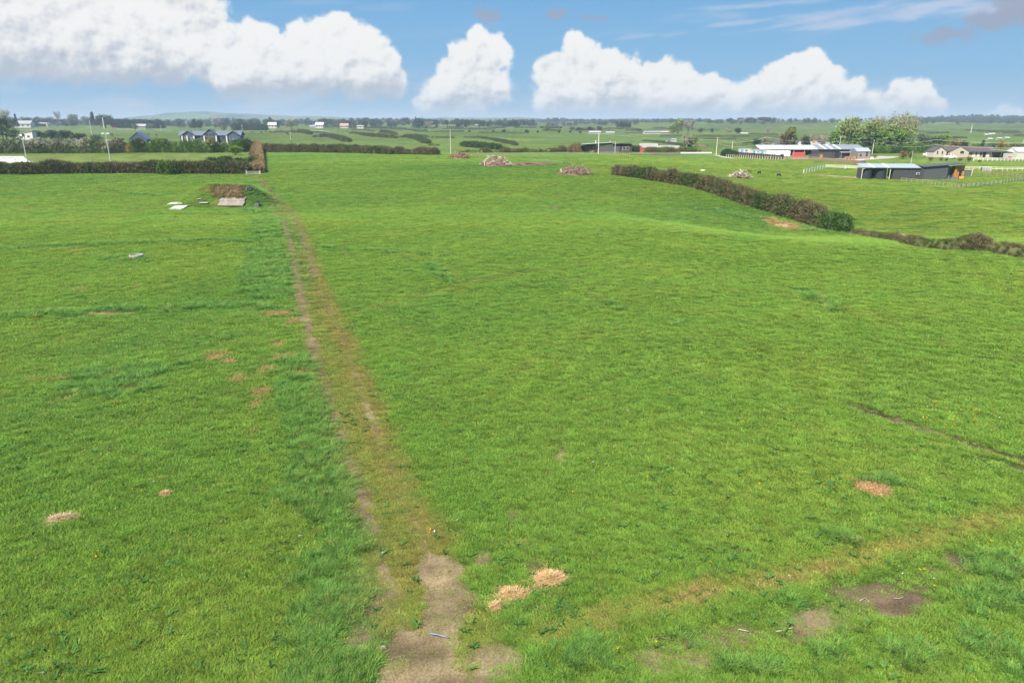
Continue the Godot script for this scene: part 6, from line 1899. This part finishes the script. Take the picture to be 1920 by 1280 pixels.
func trees() -> void:
	# near the yards on the right
	tree("poplar", 1682, 276, 208, 46, "tallest sparse poplar of the big clump, on the left of its pair")
	tree("poplar", 1700, 276, 212, 34, "sparse tall poplar at the right of the big clump")
	tree("poplar", 1646, 276, 214, 30, "sparse tall poplar rising left of the tallest one")
	tree("willow", 1588, 279, 216, 54, "broad yellow green willow at the left of the big clump")
	tree("willow", 1628, 278, 222, 48, "yellow green willow in the middle of the big clump")
	tree("willow", 1668, 278, 228, 50, "leafy yellow green tree below the tallest poplar")
	tree("willow", 1697, 279, 232, 34, "yellow green tree at the right edge of the big clump")
	tree("round", 1564, 279, 243, 30, "dark round leafy tree at the lower left of the big clump")
	tree("round", 1602, 280, 244, 36, "mid green tree in front of the broad willow")
	tree("round", 1650, 281, 240, 44, "mid green leafy tree below the middle willow of the big clump")
	tree("round", 1684, 281, 240, 40, "mid green leafy tree below the tallest poplar's right side")
	tree("dark", 1632, 280, 252, 40, "dark low tree behind the faint pole in the big clump")
	tree("dark", 1660, 280, 254, 36, "dark low tree below the poplars of the big clump")
	tree("grey", 1695, 280, 252, 40, "grey green bushy tree right of the big clump")
	tree("grey", 1729, 280, 249, 26, "grey green tree with a ragged top right of the big clump")
	tree("dark", 1752, 279, 256, 26, "small dark tree left of the brick house roof")
	tree("lime", 1769, 276, 250, 28, "bright lime green tree behind the brick house's left gable")
	tree("orange", 1790, 280, 259, 28, "russet crowned tree behind the brick house")
	tree("dark", 1808, 280, 263, 18, "dark narrow tree right of the russet crowned one")
	tree("lime", 1836, 279, 268, 30, "low lime green bush behind the brick house ridge")
	tree("conifer", 1842, 280, 261, 11, "small pointed conifer behind the brick house")
	tree("grey", 1857, 283, 266, 22, "round blue green tree above the end of the brick house roof")
	tree("gold", 1876, 282, 261, 22, "golden leaved tree above the carport")
	tree("olive", 1900, 280, 268, 34, "low olive tree above the pale house on the right edge")
	tree("dark", 1912, 276, 269, 26, "low dark trees at the right edge below the leaning pole")
	tree("orange", 1694, 298, 281, 16, "orange tinged bush left of the thin lamp pole", "", 0.0, true)
	tree("olive", 1707, 297, 284, 14, "green bush touching the thin lamp pole", "", 0.0, true)
	tree("orange", 1640, 297, 289, 8, "small rust coloured bush beside the white heap", "", 0.0, true)
	for b in [[1745, 301, 294, 10, "left end"], [1765, 301, 295, 9, "second"], [1775, 302, 296, 7, "third"], [1800, 302, 296, 10, "middle"], [1817, 304, 293, 10, "tallest"], [1837, 304, 299, 9, "right"]]:
		tree("olive", b[0], b[1], b[2], b[3], "small garden shrub in front of the brick house, %s of the row" % b[4], "garden shrubs below the brick house", 0.0, true)
	tree("olive", 1478, 279, 236, 32, "olive brown tree with a rounded top behind the white roofed shed")
	tree("russet", 1470, 279, 246, 34, "thin brownish tree in front of the olive brown one")
	tree("dark", 1509, 280, 254, 18, "dark evergreen behind the old dark roofed house")
	tree("bare", 1540, 280, 252, 32, "bare grey tree left of the big clump")
	tree("bare", 1524, 278, 250, 26, "bare pale tree behind the old brown house")
	tree("dark", 1420, 275, 259, 20, "dark bush alone above the site cabins")
	tree("russet", 1437, 275, 255, 26, "brownish bush right of the dark one above the site cabins")
	tree("olive", 1312, 286, 280, 7, "small dark bush at the right end of the clipped olive hedge", "", 0.0, true)
	# the middle distance
	tree("willow", 1271, 251, 221, 26, "tall pale yellow willow in the middle distance")
	tree("willow", 1262, 251, 232, 24, "lower yellow green half of the willow group")
	tree("bare", 1290, 251, 223, 30, "bare pale tree touching the tall willow on its right")
	tree("willow", 1297, 275, 250, 26, "thin yellow tree in front of the willow group")
	tree("bare", 1288, 276, 252, 26, "bare grey tree beside the grey shed")
	tree("grey", 1313, 249, 240, 11, "grey green bush right of the willow group")
	tree("conifer", 1335, 249, 240, 8, "small dark pointed tree right of the willow group")
	tree("bare", 1367, 250, 241, 16, "bare brown tree left of the round dark one")
	tree("dark", 1383, 251, 239, 14, "round dark tree alone on the right hand slope")
	tree("bare", 1440, 251, 236, 12, "bare grey tree above the far white barn")
	tree("dark", 1199, 246, 241, 9, "round dark tree alone left of the stables")
	tree("conifer", 1157, 239, 226, 9, "taller pointed tree in the dark clump at middle right")
	tree("dark", 1170, 241, 228, 30, "dark wooded clump at middle right")
	tree("conifer", 1181, 241, 230, 8, "pointed tree on the right of the dark middle clump")
	tree("dark", 787, 241, 220, 24, "dark tree clump left of the thin white pole")
	tree("conifer", 780, 240, 217, 6, "narrow spire in the dark clump left of the thin white pole")
	tree("bare", 804, 241, 226, 24, "bare grey tree right of the dark clump")
	tree("dark", 819, 240, 233, 6, "small dark tree right of the bare grey one")
	tree("dark", 873, 240, 231, 7, "single dark tree at the right end of a far hedge")
	for b in [[945, 249, 242.5, 9, "left of the pair"], [988, 249, 242.5, 9, "right of the pair"]]: tree("dark", b[0], b[1], b[2], b[3], "round dark bush on the middle far hedge, %s" % b[4])
	var tiny := [[880, 248], [925, 248.5], [1008, 249], [1048, 249.5], [1069, 249], [1088, 250]]
	for k in 6: tree("dark", tiny[k][0], tiny[k][1], tiny[k][1] - 4.5, 5, "tiny dark bush dotted along the middle far hedge, %s" % which(k, 6), "tiny bushes along the middle far hedge")
	for k in 9: tree("conifer", 839 + k * 3.6, 241, 235.5 + (k % 3) * 0.5, 4.5, "small pine in the short row right of the bare grey tree, %s" % which(k, 9), "short row of far pines")
	tree("olive", 1026, 246, 235, 15, "pale olive tree in the far paddocks left of the long shed")
	for k in 9: tree(["olive", "bare", "dark"][k % 3], 1072 + k * 6.5, 245, 236 + (k % 4), 12, "soft grey green tree in the belt above the long pale shed, %s" % which(k, 9), "tree belt above the long pale shed")
	for k in 6: tree("dark", 1016 + k * 7, 241, 236 + (k % 2), 9, "dark tree of the broken far row at the middle, %s" % which(k, 6), "broken far row at the middle")
	# behind the blue house
	tree("conifer", 365, 243, 222, 14, "dark ragged pine left of the triple gables")
	tree("dark", 375, 243, 224, 14, "dark tree touching the ragged pine")
	tree("olive", 344, 240, 228, 8, "bright green bush left of the ragged pine")
	tree("russet", 408, 240, 220, 22, "brownish bare tree behind the centre gable")
	tree("olive", 420, 246, 233, 12, "olive bush in front of the dark shelter belt")
	tree("dark", 452, 232, 222, 22, "dark tree clump above the shelter belt, its left part")
	tree("dark", 477, 232, 221, 20, "dark tree clump above the shelter belt, its middle part")
	tree("conifer", 507, 236, 219, 16, "tall dark tree above the two storey white house")
	tree("conifer", 521, 241, 227, 10, "dark pointed tree right of the two storey white house")
	tree("russet", 537, 241, 227, 14, "brown bare tree between the white houses")
	tree("olive", 546, 241, 226, 14, "olive tree between the white houses")
	tree("dark", 574, 236, 224, 8, "dark tree left of the farther white house")
	for b in [[606, 236, 221, 22, "left"], [622, 235, 222, 20, "middle"], [640, 236, 223, 22, "right"]]: tree("dark", b[0], b[1], b[2], b[3], "dark tree of the clump above the rust roofed house, %s one" % b[4])
	tree("dark", 686, 230, 219.5, 14, "rounded dark tree on the skyline right of the white box shed")
	for k in 8: tree(["dark", "grey", "russet"][k % 3], 702 + k * 9, 233, 222 + (k % 3), 15, "dark tree in the long row right of the white box shed, %s" % which(k, 8), "long dark row right of the white box shed")
	tree("dark", 760, 233, 219.5, 18, "larger rounded tree at the right end of the long dark row")
	# the far left
	tree("dark", 6, 262, 215, 30, "dark tree cut off by the left edge")
	tree("round", 12, 262, 228, 36, "leafy green tree at the left edge in front of the dark one")
	tree("round", 26, 262, 240, 26, "lower green tree right of the one at the left edge")
	tree("poplar", 14, 246, 203, 20, "sparse tall gum tree above the trees at the left edge")
	tree("conifer", 32, 240, 211, 9, "slender dark tree right of the tall gum")
	tree("dark", 24, 242, 219, 22, "dark tree below the slender one on the far left")
	for k in 7: tree(["grey", "dark", "russet", "dark"][k % 4], 44 + k * 9, 233, 218 + (k % 3) * 1.5, 14, "mixed dark tree in the row above the far left bungalow, %s" % which(k, 7), "tree row above the far left bungalow")
	tree("russet", 94, 232, 218, 18, "reddish brown tree right of the far left bungalow")
	tree("bare", 108, 230, 207, 16, "tall bare grey tree right of the far left bungalow")
	tree("round", 138, 232, 213, 24, "smooth domed green tree on the far left skyline")
	tree("olive", 161, 234, 217, 20, "lower olive tree right of the domed one")
	tree("dark", 198, 240, 214, 36, "big dark windswept tree with a bare trunk on the left skyline")
	tree("conifer", 176, 240, 207, 14, "ragged leaning top left of the big windswept tree")
	tree("russet", 226, 236, 222, 24, "brownish tree right of the big windswept tree")
	tree("olive", 254, 244, 231, 13, "pale green tree left of the small grey house")
	tree("olive", 282, 243, 231, 12, "pale green tree right of the small grey house")
	for b in [[72, 263, 244, 26, "left end"], [96, 263, 243, 28, "left middle"], [124, 264, 243, 30, "right middle"], [150, 264, 249, 28, "right end"]]: tree("dark", b[0], b[1], b[2], b[3], "dark bushy tree beside the white slanting house, %s of the four" % b[4])
	tree("grey", 180, 266, 251, 26, "grey leaved shrub behind the blossom hedge by the power pole", "", 0.0, true)
	tree("russet", 210, 260, 247, 8, "thin bare shrub right of the twin headed lamp", "", 0.0, true)
	tree("gold", 241, 288, 269, 13, "yellow conical shrub in the gap between the two hedges", "", 0.0, true)
	tree("lime", 441, 291, 271, 34, "round cream flowering bush on the mown paddock", "", 0.0, true)
	for b in [[400, 311, 293, 26, "left"], [425, 311, 291, 34, "middle"], [452, 312, 294, 30, "right"], [472, 318, 293, 22, "tallest, beside the gate"]]: tree("dark", b[0], b[1], b[2], b[3], "dark green bush behind the brown hedge by the gate, %s one" % b[4], "", 0.0, true)
	tree("orange", 400, 286, 257, 22, "orange topped shrub in front of the centre gable", "", 0.0, true)
	tree("grey", 466, 284, 256, 18, "pale flowering shrub at the right end of the garden hedge", "", 0.0, true)
	tree("dark", 62, 310, 303, 5, "tiny dark bush by the marquee", "", 0.0, true)
	# skylines: countless at this distance only where they merge
	for k in 12: tree(["dark", "grey", "bare"][k % 3], 1332 + k * 11.5, 0, [225, 223, 226, 221][k % 4], 15, "small hazy tree along the top of the right hand green hill, %s" % which(k, 12), "trees on the green hill's crest", 1850.0)
	for b in [[1404, 219.5, 22, "left of the two rounded clumps"], [1432, 219, 34, "right of the two rounded clumps"], [1388, 220, 12, "small spire beside the rounded clumps"]]: tree("dark", b[0], 0, b[1], b[2], "dark wooded clump on the green hill's crest, %s" % b[3], "", 1880.0)
	for k in 7: tree("conifer", 1505 + k * 7, 0, 227 + (k % 3) * 1.2, 9, "dark pine on the ridge left of the big clump, %s" % which(k, 7), "pines on the ridge left of the big clump", 2100.0)
	for k in 5: tree("bare", 1885 + k * 9, 0, 243 + (k % 2) * 2, 13, "pale bare tree on the far right slope near the edge, %s" % which(k, 5), "pale bare trees on the far right slope", 1300.0)
	woods("far_forest", "dark hazy forest covering the ridge on the far right", "dark", 1700, 2080, 2350.0, 2900.0, 900, 15.0, 5)
	woods("far_forest", "dark pine plantation on the left skyline below the clouds", "conifer", 214, 306, 1350.0, 1500.0, 260, 16.0, 6)
	woods("far_forest", "low hazy forest along the middle skyline", "dark", 1020, 1330, 2700.0, 3600.0, 500, 15.0, 7)
	woods("far_woodland", "scattered hazy trees across the distant plain", "grey", -200, 2100, 1700.0, 3800.0, 1700, 12.0, 8)
	woods("far_woodland", "scattered hazy trees along the left and middle skyline", "dark", -200, 1000, 1500.0, 2600.0, 620, 15.0, 9)
